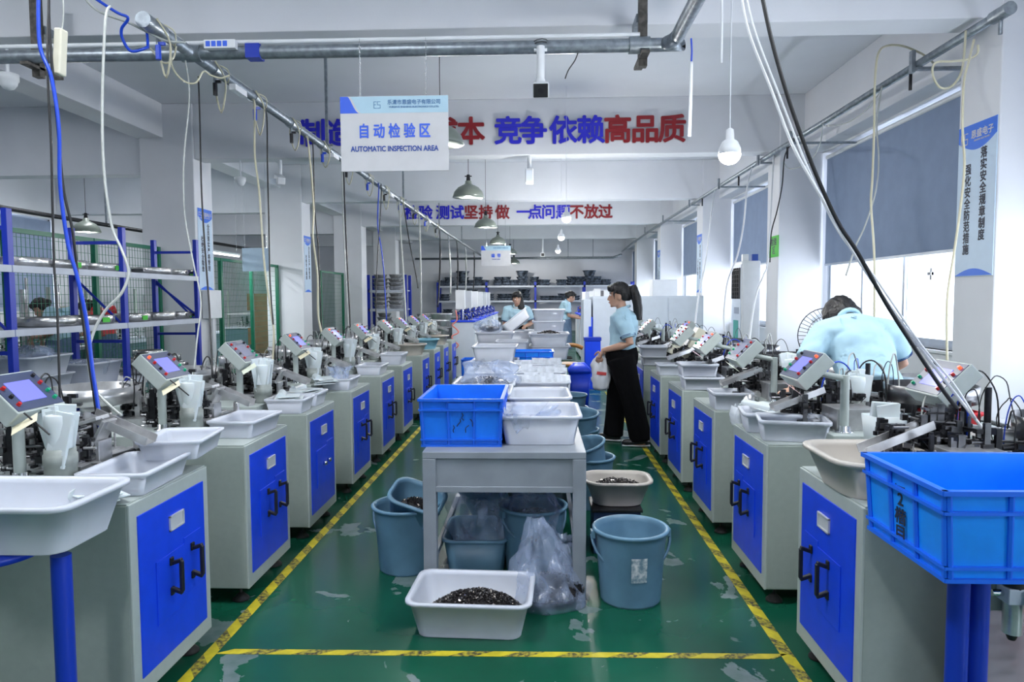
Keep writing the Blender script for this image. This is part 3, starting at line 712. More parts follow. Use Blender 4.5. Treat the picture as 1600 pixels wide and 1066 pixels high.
# tubs on the tables
g = 'white plastic tubs'
tub_m((.005, 3.60, .701), 0, 'wide white tub at the near end of the table, beside the blue crate', g)
tub_m((.0, 4.24, .701), .02, 'empty white tub, second from the near table end on the window side', g, (.92, 1.0, 1))
tub_m((.0, 4.98, .701), -.02, 'white tub packed with clear sleeves, third from the near table end', g, (1.08, 1.0, 1))
tub_m((.0, 5.62, .701), 0, 'white tub packed with clear sleeves, fourth from the near table end', g, (1.0, .95, 1))
tub_m((-.02, 6.22, .701), 0, 'white tub of sleeves just in front of the small blue crate', g, (.95, .95, 1))
tub_m((-.36, 4.22, .701), 0, 'white tub directly behind the near blue crate', g, (.98, .9, 1.15))
tub_m((-.36, 4.75, .701), 0, 'white tub under the heap of shiny bags', g, (1, 1, 1.1))
tub_m((-.36, 5.6, .701), .05, 'white tub just beyond the heap of shiny bags', g, (1.05, 1, 1))
tub_m((-.40, 6.5, .701), 0, 'lower of two white tubs stacked on the shelving side of the table', g, (1.05, 1, 1.0))
tub_m((-.40, 6.5, .835), 0, 'upper of two white tubs stacked on the shelving side of the table', g, (1.0, .95, 1.0))
tub_m((-.55, 8.9, .701), .04, 'white tub below the bag of dark connectors', g, (1.2, 1, 1))
tub_m((-.55, 8.9, .84), .04, 'white tub topped with the bag of dark connectors', g, (1.2, 1, 1))
tub_m((.13, 8.3, .701), 0, 'bottom tub of the window-side stack beyond the small blue crate', g, (1.15, 1.1, 1.1))
tub_m((.12, 8.3, .845), 0, 'tub with dark cloth on top of the window-side stack', g, (1.15, 1.1, 1.1))
tub_m((-.30, 8.0, .701), 0, 'grey white tub between the two far stacks', g, (.9, 1, 1.6))
tub_m((.12, 9.8, .701), 0, 'bottom tub of the tallest far stack on the table', g, (1.2, 1.1, 1.3))
tub_m((.14, 9.8, .88), 0, 'middle tub of the tallest far stack on the table', g, (1.1, 1.1, 1.5))
tub_m((.14, 9.8, 1.08), 0, 'topmost upturned tub of the tallest far stack', g, (1.1, 1.1, 1.2))
o = tub_m((-.28, 10.2, 1.0), 0, 'white tub held tilted by the worker behind the table', g, (1.1, .9, 1)); o.rotation_euler = (-.2, -.65, .2)
tub_m((-.30, 10.2, .701), 0, 'tub supporting the tilted tub in front of the worker behind the table', g, (1.3, 1, 1.7))
pile('dark cloth-like heap of parts on the window-side tub stack', (.12, 8.3, .95), .30, .3, .07, 77, 160, .02)
# poly sleeves standing in three tubs
def mk_pouch():
    mb = MB(); rn = R_(9)
    nx, nzz = 5, 7; vs = []
    for sd in (-1, 1):
        for j in range(nzz):
            for i in range(nx):
                x = (-.5 + i / (nx - 1)) * (.085 + .02 * j / nzz); z = j * .022
                vs.append(Vector((x, sd * .012 * math.sin(math.pi * (i + .0) / (nx - 1)) * (1.2 - j / nzz) + .014 * noise.noise(Vector((x * 20, z * 18, 3))), z + .008 * noise.noise(Vector((x * 30, 2, sd))))))
    fs = []
    for sd in (0, 1):
        o = sd * nx * nzz
        for j in range(nzz - 1):
            for i in range(nx - 1): fs.append((o + j * nx + i, o + j * nx + i + 1, o + (j + 1) * nx + i + 1, o + (j + 1) * nx + i))
    mb.add(vs, fs, 0, True); o = mb.build('poly_pouch', BAGW); o['category'] = 'pouch'; return o
pk = Kind(mk_pouch); rn = R_(55)
for (cx, cy, nm, nn_) in ((0, 4.98, 'third', 14), (0, 5.62, 'fourth', 12), (-.02, 6.22, 'fifth', 10)):
    for k in range(nn_):
        row = k % 2; o = pk((cx - .16 + .33 * (k // 2) / (nn_ / 2 - 1) + rn.uniform(-.01, .01), cy - .12 + .2 * row + rn.uniform(-.03, .03), .722), rn.uniform(-.5, .5), 'clear poly pouch among those upright in the %s white tub from the near table end' % nm, 'clear pouches standing in the %s white tub' % nm, (1, 1, rn.uniform(.95, 1.2)))
bag('thin clear film draped in the wide white tub at the near table end', (-.09, 3.48, .715), [(.05, .0), (.08, .05), (.10, .10), (.12, .14)], 61, m=BAG, fold=.6)
# tubs on the cabinets, shelving side
g = 'small white sorting tubs'
big = tub_kind(.56, .34, .145, TUBM, r=.05)
big((-1.565, 1.99, .712), 0, 'large white tub on the blue stand at the near end of the shelving side', g)
def on_cab(i, side, a, b, rz, label, sc_=None, z=.75):
    x = XL - a if side < 0 else XR + a
    return tub_s((x, (LN if side < 0 else RN)[i] + b, z), rz, label, g, sc_)
on_cab(0, -1, .11, .25, .05, 'white sorting tub under the chute of the first machine, shelving side', (.95, .98, .95))
on_cab(0, -1, .09, .54, .12, 'white sorting tub overhanging between first and second machines, shelving side', (.95, .8, .9), .80)
on_cab(1, -1, .12, .31, -.05, 'white sorting tub under the chute of the second machine, shelving side', (.92, .95, 1.0))
on_cab(2, -1, .13, .10, 0, 'nearer of two tubs of sleeves on the third machine, shelving side', (.9, .6, 1))
on_cab(2, -1, .13, .37, 0, 'farther of two tubs of sleeves on the third machine, shelving side', (.9, .6, 1))
on_cab(3, -1, .13, .2, 0, 'sorting tub on the fourth machine, shelving side', (.9, .8, 1))
on_cab(4, -1, .13, .25, 0, 'sorting tub on the fifth machine, shelving side', (.9, .9, 1))
on_cab(5, -1, .13, .25, 0, 'sorting tub on the sixth machine, shelving side', (.9, .9, 1.3))
basr = tub_kind(.34, .34, .13, BEIGE, 'plastic_basin', 'basin', taper=.74, r=.15, lip=.02)
basr((XL - .15, LN[6] + .20, .75), 0, 'round beige basin on the seventh machine, shelving side', 'oval plastic basins')
tub_kind(.36, .36, .13, CYANB, 'plastic_basin', 'basin', taper=.74, r=.16, lip=.02)((XL - .15, LN[7] + .25, .75), 0, 'light blue round basin on the eighth machine, shelving side', 'oval plastic basins')
basr((XL - .12, LN[8] + .2, .75), 0, 'round beige basin on the ninth machine, shelving side', 'oval plastic basins')
# sleeve rolls lying in / on tubs
def sleeves(label, loc, rz, W, L, seed, m=PELLET):
    mb = MB(); rn = R_(seed)
    for k in range(6): mb.cbox((rn.uniform(-.02, .02), rn.uniform(-.01, .01), .008 + k * .007), (W, L, .006), (rn.uniform(-.05, .05), rn.uniform(-.06, .06), rn.uniform(-.2, .2)))
    mb.cyl((-W * .4, -L * .35, .04), (-W * .4, L * .4, .05), .03, .026, 10)
    return tag(put(mb.build('poly_sleeve_bundle', m, bev=.003), loc, rz), label, 'sleeve bundle', 'bundles of frosted poly sleeves')
sleeves('bundle of frosted sleeves laid in the nearer tub on the third machine, shelving side', (XL - .13, LN[2] + .10, .80), .3, .12, .17, 1)
sleeves('bundle of frosted sleeves laid in the farther tub on the third machine, shelving side', (XL - .13, LN[2] + .37, .80), -.2, .12, .16, 2)
sleeves('bundle of sleeves spread on the first cabinet behind the large tub', (XL - .14, LN[0] + .02, .755), .9, .13, .22, 3)
sleeves('white sleeves lying on the fourth cabinet, shelving side', (XL - .2, LN[3] + .05, .80), .5, .14, .2, 4)
sleeves('white sleeves strapped with dark band on the second cabinet, window side', (XR + .16, RN[1] + .50, .80), .5, .16, .26, 5)
bag('clear bag hanging over the edge of the second cabinet, window side', (XR + .06, RN[1] + .60, .70), [(.03, .0), (.06, .03), (.07, .09), (.05, .13)], 71, m=BAGW, fold=.3)
bag('small clear bag of parts on the fourth cabinet, shelving side', (XL - .14, LN[3] + .22, .76), [(.05, .0), (.07, .05), (.06, .11), (.08, .15)], 73, fold=.5)
# cabinets, window side
on_cab(1, 1, .16, .15, 1.35, 'white sorting tub at the near corner of the second cabinet, window side', (.95, .85, 1.15))
on_cab(1, 1, .15, .36, 1.4, 'white sorting tub behind the sleeves on the second cabinet, window side', (1.0, .9, 1.15))
on_cab(2, 1, .12, .12, 1.5, 'white sorting tub on the third cabinet under its chute, window side', (.9, .65, 1.2))
on_cab(3, 1, .15, .10, 1.5, 'lower stacked sorting tub on the fourth cabinet, window side', (1.0, .8, 1.1))
on_cab(3, 1, .13, .14, 1.5, 'upper stacked sorting tub on the fourth cabinet, window side', (.9, .75, 1.1), .84)
on_cab(4, 1, .12, .15, 1.5, 'sorting tub on the fifth cabinet, window side', (.9, .75, 1.1))
on_cab(5, 1, .12, .10, 1.5, 'lower stacked tub on the sixth cabinet, window side', (1.1, .8, 1.1))
on_cab(5, 1, .10, .12, 1.5, 'upper stacked tub on the sixth cabinet, window side', (1.0, .75, 1.1), .84)
bas2 = basin_kind(.36, .40, .13, BEIGE)
bas2((XR + .12, RN[0] + .22, .75), 0, 'beige basin on the first cabinet beside the large blue crate', 'oval plastic basins')
jar = MB().lathe([(.035, 0), (.04, .002), (.04, .10), (.036, .10), (.035, .006)], n=18).build('steel_mug', STEEL); tag(put(jar, (XR + .2, RN[2] + .03, .75)), 'steel cup on the third cabinet, window side', 'cup')
hp = MB().tube([(.04, 0, .085), (.065, 0, .075), (.065, 0, .03), (.04, 0, .02)], .004, 6).build('mug_handle', STEEL, jar)
def hopper(label, loc, rz):
    r = empty('feeder_console', loc, rz, label, 'console', 'tall tilted feeder consoles'); b = MB().cbox((0, 0, .19), (.10, .16, .30), (0, .5, 0)); b.build('console_case', CREAM, r, .006)
    MB().cbox((-.058, 0, .22), (.004, .12, .20), (0, .5, 0)).build('console_face', BEZEL, r); MB().box(-.03, .03, -.03, .03, 0, .10).build('console_foot', CAB, r)
hopper('tall tilted cream console on the sixth machine, window side', (XR + .33, RN[5] - .05, .80), 0)
hopper('tall tilted cream console on the fifth machine, window side', (XR + .36, RN[4] + .42, .80), 0)
# near stands with blue poles
def stand(name, label, x, y, poles, zt):
    r = empty(name, (x, y, 0), 0, label, 'stand', 'blue pole stands')
    for (dx, dy) in poles:
        MB().cyl((dx, dy, .012), (dx, dy, zt - .03), .027, n=20).build('stand_pole', POLE, r)
        MB().lathe([(.09, 0), (.09, .010), (.03, .014)], (dx, dy, 0), 24).build('pole_foot', POLE, r)
    MB().lathe([(.12, zt - .035), (.13, zt - .03), (.13, zt - .012), (.12, zt - .006)], (poles[0][0] + (.12 if x > 0 else -.20), poles[0][1], 0), 32).build('round_plate', POLE, r)
    return r
stand('round_stand', 'blue pole stand with round plate under the large white tub', -1.41, 1.94, ((.03, 0),), .715)
stand('round_stand', 'twin blue pole stand carrying the large bright blue crate', 1.15, 1.88, ((-.03, 0), (.035, .02), ), .738)
# air filter unit and red coil under the crate
r = empty('air_filter_regulator', (1.33, 1.98, .50), 0, 'small air filter regulator with black cap and gauge below the large blue crate', 'regulator')
MB().cyl((0, 0, .10), (0, 0, .16), .028, n=18).box(-.035, .035, -.03, .03, .155, .175).build('regulator_cap', BLACK, r)
MB().box(-.03, .03, -.028, .028, .06, .105).build('regulator_block', LBLUE, r, .003)
MB().cyl((0, 0, -.03), (0, 0, .06), .025, n=18).build('bowl_guard', STEEL, r); MB().cyl((0, 0, -.05), (0, 0, -.03), .010, .018, 12).build('drain', BLACK, r)
MB().box(.012, .045, -.040, -.028, .045, .10).build('gauge_body', POLE, r); MB().cyl((.028, -.048, .074), (.028, -.038, .074), .014, n=16).build('gauge_face', WHITE, r)
MB().cyl((-.06, 0, .085), (-.03, 0, .085), .010, n=10).cyl((.03, 0, .085), (.075, 0, .085), .008, n=10).build('pipe_fittings', CHROME, r)
MB().tube(smooth_path([(.075, 0, .085), (.085, -.01, .06), (.07, -.02, .12), (.08, 0, .18), (.08, 0, .23)]), .005, 6).build('black_hose', BLACK, r)
MB().box(-.05, .05, .028, .034, .02, .235).build('mount_bracket', CAB, r)
cp = [(1.47 + math.cos(t * .6) * .045, 2.03 + math.sin(t * .6) * .045, .28 + t * .0045) for t in range(48)]
tag(MB().tube([(1.47, 2.03, .0)] + [(1.5, 2.03, .14)] + cp + [(1.42, 2.0, .56)], .006, 6).build('coiled_hose', mat('red hose', (.75, .02, .01), .35)), 'red coiled air hose below the large blue crate', 'hose')
MB_ = MB().box(1.25, 2.0, 2.12, 2.14, 0, .72)
tag(MB_.build('side_panel', mat('pinkish grey panel', (.42, .38, .42), .5)), 'pale panel behind the air filter regulator', 'panel')  # plain side panel standing behind the regulator
# work bench by the window
r = empty('work_bench', (2.62, 3.2, 0), 0, 'metal work bench by the window behind the first machine, window side', 'bench')
MB().box(-.38, .55, -.95, .40, .77, .80).build('bench_top', STEEL, r, .003); MB().box(-.40, -.38, -.95, .40, .70, .79).build('bench_edge', BLACK, r)
for x in (-.35, .50):
    for y in (-.9, .35): MB().box(x - .02, x + .02, y - .02, y + .02, 0, .77).build('leg', CAB, r)
bag('clear bag of tiny parts lying at the back of the window bench', (2.62, 3.50, .80), [(.15, .0), (.17, .03), (.12, .08), (.05, .13), (.02, .16)], 83, parts=(.32, .26, .08, 200), fold=.2)
bt = empty('water_bottle', (2.42, 3.08, .80), 0, 'dark and white bottle on the bench cropped by the photo edge', 'bottle')
MB().lathe([(.035, 0), (.04, .01), (.04, .09), (.036, .10)], n=18).build('bottle_base', WHITE, bt); MB().lathe([(.038, .09), (.042, .13), (.038, .22), (.018, .25), (.016, .28)], n=18).build('bottle_top', BLACK, bt)
rt_ = tub_kind(.22, .16, .08, REDP, r=.02); rt_((1.93, 3.35, .80), .1, 'small red tub on the machine table beside the steel box', 'small white sorting tubs')
rt_o = tag(MB().box(1.72, 2.12, 3.2, 3.55, .74, .795).build('bench_extension', CAB), 'grey plate under the small red tub', 'bench')
o = tag(MB().lathe([(.12, 0), (.13, .01), (.14, .11), (.13, .112), (.128, .02)], n=28).build('steel_bowl', STEEL), 'round steel bowl by the window behind the first console', 'bowl'); put(o, (2.14, 4.0, .86))
r = empty('bowl_pedestal', (2.14, 4.0, 0), 0, 'grey pedestal under the round steel bowl by the window', 'pedestal'); MB().box(-.12, .12, -.12, .12, 0, .82).build('pedestal_column', CAB, r, .004); MB().box(-.15, .15, -.15, .15, .82, .86).build('pedestal_top', STEEL, r, .003)
# ================================================================ shelving rack
RX0, RX1 = -4.0, -4.5
r = empty('shelving_rack', (RX0, 6.67, 0), 0, 'blue upright shelving rack with pale shelves against the green fence', 'rack')
PY = [3.75, 5.2, 6.67, 8.13]
for y in PY:
    for x in (0, RX1 - RX0):
        up = MB().box(x - .022, x + .022, y - 6.67 - .03, y - 6.67 + .03, 0, 2.11).build('upright', RACKB, r, .003)
    for z in (.35, 1.0, 1.95): MB().box(RX1 - RX0, 0, y - 6.67 - .012, y - 6.67 + .012, z, z + .03).build('cross_tie', RACKB, r)
    MB().cyl((0, y - 6.67, 1.15), (RX1 - RX0, y - 6.67, 1.65), .012, n=6).build('diagonal_brace', RACKB, r)
for z in (.63, 1.19, 1.68):
    for k in range(3):
        y0, y1 = PY[k] - 6.67, PY[k + 1] - 6.67
        sh = MB().box(RX1 - RX0, .0, y0 + .01, y1 - .01, z - .012, z); sh.box(.0, .028, y0 + .005, y1 - .005, z - .05, z + .004); sh.build('shelf_board', mat('pale shelf', (.50, .54, .62), .5, nz=.08), r, .002)
for k in (2,):
    MB().cyl((0.0, PY[3] - 6.67, 1.22), (0.0 - .5, PY[3] - 6.67, 1.62), .014, n=6).build('diagonal_brace', RACKB, r)
def mk_pan():
    r = empty('steel_feeder_bowl'); r['category'] = 'bowl'
    MB().lathe([(.20, 0), (.215, .01), (.215, .075), (.21, .08), (.205, .075), (.20, .02), (.10, .03), (.02, .045)], n=36).build('bowl_wall', PAN, r)
    MB().cbox((.14, .12, .05), (.10, .16, .03), (0, .1, .6)).tube([(math.cos(t * .35) * (.19 - t * .003), math.sin(t * .35) * (.19 - t * .003), .03 + t * .003) for t in range(16)], .007, 4).build('bowl_track', STEELD, r)
    return r
pan = Kind(mk_pan); gtag = []
for (z, xs, nm) in ((1.684, ((13, .95), (71, 1.1), (145, 1.0), (225, .95), (272, .8)), 'top'), (1.194, ((50, 1.1), (120, 1.0), (190, .85), (235, .8), (270, .8)), 'middle')):
    for k, (px, s_) in enumerate(xs):
        y = 4.25 * 1100 / (842 - px)
        o = pan((-4.23, y, z), k * 1.3, '%s steel feeder bowl counted from the near end of the %s rack shelf' % (ORD[k], nm), 'steel feeder bowls on the rack', (s_, s_, 1.0))
        if k in (1, 2, 4):
            a = -math.radians(20); tg = MB().box(.2165, .218, -.05, .03, .015, .06).build('green_tag', GRNP, o); tg.rotation_euler = (0, 0, -.25 - k * 1.3); tg['label'] = 'green label'
for k, (y, z, s_) in enumerate(((7.35, .634, 1.05), (7.38, .72, .95), (7.45, .80, .7), (7.85, .634, .9), (7.88, .715, .6))):
    pan((-4.23, y, z), k * 2.1, '%s steel bowl in the loose stack on the lowest rack shelf' % ORD[k], 'steel feeder bowls on the rack', (s_, s_, .9))
tub_g((-4.23, 5.75, .634), H_, 'lower grey white tub on the lowest rack shelf, near stack', 'grey white tubs on the rack', (1.0, 1, 1))
tub_g((-4.23, 5.72, .79), H_, 'upper grey white tub of bags on the lowest rack shelf', 'grey white tubs on the rack', (1.05, 1, 1.05))
tub_g((-4.23, 6.45, .634), H_, 'single long grey white tub beside the near stack on the lowest rack shelf', 'grey white tubs on the rack', (1.1, 1, 1.3))
bag('clear bags bulging from the upper grey tub on the rack', (-4.23, 5.72, .88), [(.13, .0), (.17, .06), (.14, .12), (.05, .16)], 91, fold=.4)
bag('film covered parts in the long grey tub on the rack', (-4.23, 6.45, .72), [(.16, .0), (.18, .08), (.16, .12), (.05, .14)], 93, fold=.3, parts=(.3, .3, .1, 60))
# ================================================================ mesh fence
FX = -5.45
def fence(label, y0, y1, z1, grp):
    r = empty('mesh_fence', (FX, (y0 + y1) / 2, 0), 0, label, 'fence', grp); c = (y0 + y1) / 2; L = y1 - y0
    n = max(1, round(L / 1.45))
    for k in range(n + 1):
        y = -L / 2 + L * k / n; MB().box(-.03, .03, y - .03, y + .03, 0, z1).build('fence_post', GREEN, r, .002)
    for k in range(n):
        ya, yb = -L / 2 + L * k / n + .03, -L / 2 + L * (k + 1) / n - .03
        MB().box(-.02, .02, ya, yb, z1 - .05, z1).build('top_rail', GREEN, r); MB().box(-.02, .02, ya, yb, .1, .14).build('bottom_rail', GREEN, r)
        m = MB(); y = ya
        while y < yb: m.box(-.002, .002, y - .0025, y + .0025, .12, z1 - .02); y += .065
        z = .16
        while z < z1: m.box(-.0045, -.002, ya, yb, z - .0025, z + .0025); z += .13 if z < .6 else .10
        m.build('wire_mesh', GREEN, r)['kind'] = 'stuff'
g = 'green mesh fence panels'
fence('green wire mesh fence behind the shelving rack', 2.7, 9.95, 2.17, g)
fence('green wire mesh fence between the first two big columns', 10.62, 14.55, 2.12, g)
fence('green wire mesh fence between the second and third big columns', 17.5, 19.5, 2.12, g)
# things beyond the fence
def mk_bench2():
    r = empty('side_workstation'); r['category'] = 'workstation'
    MB().box(-.4, .4, -.7, .7, .74, .78).build('bench_top', LBLUE, r); MB().box(-.36, .36, -.66, .66, .0, .74).build('bench_body', mat('muted teal cabinet', (.12, .22, .26), .5), r)
    MB().box(-.3, .3, -.7, .7, 1.06, 1.085).build('bench_shelf', WHITE, r)
    for y in (-.66, .66): MB().box(-.30, -.26, y - .02, y + .02, .78, 1.6).build('shelf_post', CAB, r)
    mb = MB(); rn = R_(7); mech(mb, rn, (0, 0, .95), (.5, 1.2, .34), 160); mb.build('fixtures', [STEEL, DARK, WHITE], r)['kind'] = 'stuff'
    MB().cyl((.1, .3, .78), (.1, .3, 1.5), .03).cyl((.05, -.2, .78), (.05, -.2, 1.7), .02).cyl((.15, -.4, .78), (.15, -.4, 1.55), .035).build('cylinder_column', STEEL, r)
    MB().box(.1, .15, .35, .58, 1.15, 1.33).build('monitor', CREAM, r); MB().box(.15, .153, .38, .55, 1.18, 1.30).build('monitor_screen', SCREENO, r)
    return r
wk = Kind(mk_bench2)
for k, (x, y) in enumerate(((-6.6, 5.6), (-6.6, 7.3), (-6.6, 9.0), (-6.7, 11.3), (-6.7, 13.2), (-8.6, 6.5), (-8.6, 9.5), (-8.6, 12.5), (-6.8, 16.5))):
    wk((x, y, 0), 0, '%s workstation beyond the mesh fence counted from the viewer, %s line' % (ORD[k], 'near' if k < 5 or k == 8 else 'back'), 'workstations beyond the mesh fence')
for k, (px, py, y) in enumerate(((352, 398, 13.0),)):
    p_ = at(px, py, y=y); r = empty('tube_light', p_, 0, 'slim lit tube light beyond the %s' % ('second fence' if k == 0 else 'first fence'), 'light', 'tube lights in the side bay')
    MB().cyl((-.0, -.6, 0), (.0, .6, 0), .014).build('tube', LAMPON, r); MB().box(-.03, .03, -.62, .62, .016, .05).build('tube_housing', WHITE, r)
    MB().cyl((0, -.5, .05), (0, -.5, ZC - p_.z), .003, n=5).cyl((0, .5, .05), (0, .5, ZC - p_.z), .003, n=5).build('hanger_wire', CHROME, r)
    lamp('tube_light_glow', 'AREA', p_ + Vector((0, 0, -.03)), 40, (.9, .95, 1), .1, 1.2)
p_ = at(280, 362, x=-6.6)
sgn2 = empty('hanging_notice', at(400, 405, y=12.6), 0, 'small pale blue notice hanging beyond the second mesh fence', 'sign'); MB().box(-.25, .25, -.01, .01, -.22, .2).build('notice_board', POSTER, sgn2)
zt_ = ZC - sgn2.location.z; MB().cyl((-.2, 0, .2), (-.2, 0, zt_), .003, n=5).cyl((.2, 0, .2), (.2, 0, zt_), .003, n=5).build('hanger_wire', CHROME, sgn2)
for k in range(12):
    i, j = k % 3, k // 3
    bxx = tag(MB().box(-.24, .24, -.3, .3, 0, .38).build('cardboard_box', CARD, bev=.004), 'brown carton, %s column and %s layer of the stack between big columns' % (ORD[i], ORD[j]), 'box', 'brown cartons between the columns'); put(bxx, (-6.2 - .1 * (j % 2) - i * .0, 15.9 + i * .66, j * .385))
# far rack with steel bowls between columns
def rack_simple(label, x0, x1, y0, y1, zs, ztop, grp=None, posts=2):
    r = empty('shelving_rack', ((x0 + x1) / 2, (y0 + y1) / 2, 0), 0, label, 'rack', grp); cx, cy = (x0 + x1) / 2, (y0 + y1) / 2
    for k in range(posts):
        x = lerp(x0, x1, k / (posts - 1)) - cx
        for y in (y0 - cy, y1 - cy): MB().box(x - .045, x + .045, y - .03, y + .03, 0, ztop).build('upright', RACKB, r)
    for z in zs:
        for k in range(posts - 1):
            a, b = lerp(x0, x1, k / (posts - 1)) - cx, lerp(x0, x1, (k + 1) / (posts - 1)) - cx
            MB().box(a, b, y0 - cy, y1 - cy, z - .03, z).box(a, b, y0 - cy - .03, y0 - cy, z - .07, z + .004).build('shelf_board', mat('pale shelf', (.5, .54, .62)), r)
    return r
rack_simple('blue rack of stacked steel bowls just before the far dark wall', -5.0, -3.9, 20.6, 21.3, (.5, 1.1, 1.65), 2.1, 'far racks')
rack_simple('long blue rack of wrapped dark pots along the back wall', -4.15, 6 - 2.1, 29.0, 29.75, (.66, 1.29, 1.90), 2.05, 'far racks', 5)
def mk_stack(n, r0, m):
    def f():
        r = empty('pot_stack'); r['category'] = 'pots'; rn = R_(n * 3)
        for k in range(n):
            q = r0 * rn.uniform(.85, 1.1); z = k * .13
            MB().lathe([(q * .7, z), (q * .8, z + .01), (q, z + .11), (q * 1.05, z + .12), (q * .95, z + .125), (q * .7, z + .03)], n=18).build('pot', m, r)
        return r
    return Kind(f)
st3, st5, st2 = mk_stack(3, .21, WRAP), mk_stack(5, .22, WRAP), mk_stack(2, .22, WRAP); sts3 = mk_stack(4, .22, STEEL)
rn = R_(21)
top = [(693, 2), (703, 3), (724, 5), (738, 2), (748, 3), (757, 2), (781, 3), (792, 3), (803, 2), (817, 5), (836, 3), (851, 2), (878, 2), (893, 3), (906, 3), (921, 5), (933, 3), (946, 2)]
mid = [(696, 3), (738, 5), (766, 3), (786, 3), (797, 3), (820, 5), (853, 2), (868, 2), (879, 3), (897, 2)]
low = [(815, 3), (838, 2), (762, 2), (700, 3), (880, 2)]
for zz, lst, nm in ((1.905, top, 'top'), (1.295, mid, 'middle'), (.665, low, 'lowest')):
    for k, (px, q) in enumerate(lst):
        X = (px - 842) / 1100 * 29.35
        kd = {2: st2, 3: st3, 5: st5}[q]; s_ = rn.uniform(.9, 1.1)
        s_ *= 1.12; kd((X, 29.35 + rn.uniform(-.08, .08), zz), rn.uniform(0, 3), '%s dark wrapped pot stack along the %s shelf of the back wall rack' % (ORD[k], nm), 'wrapped pots on the back wall rack', (s_, s_, .95 if zz > 1.8 else .72))
for k, (x, y, z) in enumerate(((-4.7, 20.9, 1.66), (-4.25, 20.9, 1.66), (-4.7, 20.9, 1.11), (-4.25, 20.9, 1.11), (-4.6, 20.9, .51), (-3.4, 20.4, 0), (-3.35, 20.4, .5))):
    sts3((x, y, z), k, '%s steel bowl stack on or beside the blue rack near the far dark wall' % ORD[k], 'steel bowls on the far rack', (1, 1, .9))
for k, (px, y) in enumerate(((690, 12.5), (684, 13.3), (690, 14.3))):
    X = (px - 842) / 1100 * y; sts3((X, y, 0), k, '%s silver bowl stack on the floor before the pale machines' % ORD[k], 'silver bowl stacks by the pale machines', (1.1, 1.1, 1.75 + .2 * k))
# pale assembly machines
def mk_asm():
    r = empty('assembly_machine'); r['category'] = 'machine'
    MB().box(-.38, 0, 0, .85, .06, 1.0).build('machine_body', LBLUE, r, .006); MB().box(-.40, .02, -.02, .87, 1.0, 1.03).build('blue_top', BLUE, r, .003)
    for y in (.10, .50): MB().box(0, .008, y, y + .32, .12, .9).build('side_door', WHITE, r, .002)
    MB().cyl((-.2, .1, 1.03), (-.2, .1, 1.25), .012).build('post', CHROME, r); MB().box(-.32, -.16, .04, .14, 1.22, 1.55).build('control_box', WHITE, r, .004)
    mb = MB(); rn = R_(77); mech(mb, rn, (-.18, .4, 1.19), (.28, .7, .34), 160, 4); mb.build('tooling', [DARK, POLE, STEEL, HOSEB], r)['kind'] = 'stuff'
    MB().cbox((-.1, .3, 1.15), (.03, .03, .04)).build('orange_knob', ORANGE, r)
    for x in (-.34, -.04):
        for y in (.05, .8): MB().cyl((x, y, 0), (x, y, .06), .025).build('foot', RUBBER, r)
    return r
ak = Kind(mk_asm)
for k, y in enumerate((12.0, 13.25, 14.5, 15.75, 17.0, 18.25)):
    ak((-1.10, y, 0), 0, '%s pale assembly machine with blue top counted from the viewer, beyond the inspection row' % ORD[k], 'pale assembly machines')
for k, y in enumerate((13.6, 14.8, 16.0, 17.2)):
    ak((.95 + .0, y + .85, 0), math.pi, '%s pale assembly machine in the row where the worker in denim stands' % ORD[k], 'pale assembly machines')
r = empty('enclosure', (0, 11.3, 0), 0, 'long white enclosure with flat top beyond the standing woman', 'enclosure')
MB().box(.87, 2.62, 0, .75, .0, 1.43).build('enclosure_body', LBLUE, r, .006); MB().box(.87, 1.45, -.012, 0, .1, 1.40).box(1.47, 2.05, -.012, 0, .1, 1.40).box(2.07, 2.6, -.012, 0, .1, 1.40).build('enclosure_door', LBLUE, r, .004)
MB().box(.72, .84, -.05, .7, .05, 1.38).build('side_cover', LBLUE, r, .004); MB().box(.80, .845, -.06, -.05, .10, .95).box(.84, .86, -.06, .05, .5, 1.1).build('blue_strip', BLUE, r)
MB().box(.9, 1.0, .1, .25, 1.43, 1.55).box(1.05, 1.2, .1, .3, 1.43, 1.53).build('top_boxes', WHITE, r); MB().box(1.0, 1.05, .1, .2, 1.43, 1.52).build('top_fixture', STEELD, r)
r = empty('storage_box', at(1036, 452, y=13.0), 0, 'white storage box standing on a plinth before the third window', 'box')
MB().box(-.22, .22, -.2, .2, -.17, .17).build('box_body', WHITE, r, .005); MB().box(-.2, .2, -.15, .15, -1.56, -.17).build('plinth', WHITE, r); MB().box(-.02, .24, -.22, -.2, -.20, -.17).build('blue_edge', CYANB, r)
# air conditioner
r = empty('air_conditioner', (3.06, 10.75, 0), 0, 'tall floor-standing white air conditioner between window and column', 'air conditioner')
MB().box(0, .28, 0, .5, 0, 1.95).build('unit_body', WHITE, r, .02) ; MB().box(-.012, 0, .02, .48, .05, 1.9).build('front_cover', LBLUE, r, .004)
gr = MB()
for k in range(7): gr.cbox((-.02, .25, 1.42 + k * .065), (.02, .40, .006), (0, .4, 0))
for y in (.05, .15, .25, .35, .45): gr.box(-.03, -.012, y - .004, y + .004, 1.38, 1.85)
gr.build('air_grille', BLACK, r); MB().box(-.016, -.012, .06, .44, 1.38, 1.85).build('grille_recess', DARK, r)
MB().box(-.016, -.012, .1, .35, 1.15, 1.25).build('display', mat('grey display', (.25, .28, .35), .3), r); MB().box(-.016, -.012, .12, .38, .75, 1.05).build('energy_label', mat('teal label', (.02, .35, .28), .5), r)
MB().box(.03, .25, -.004, 0, .85, 1.25).build('side_label', WHITE, r)
for k, (dx, c_) in enumerate(((.06, WHITE), (.2, NAVY))):
    MB().cbox((dx, .06, 2.0), (.09, .06, .10)).build('top_box', c_, r)
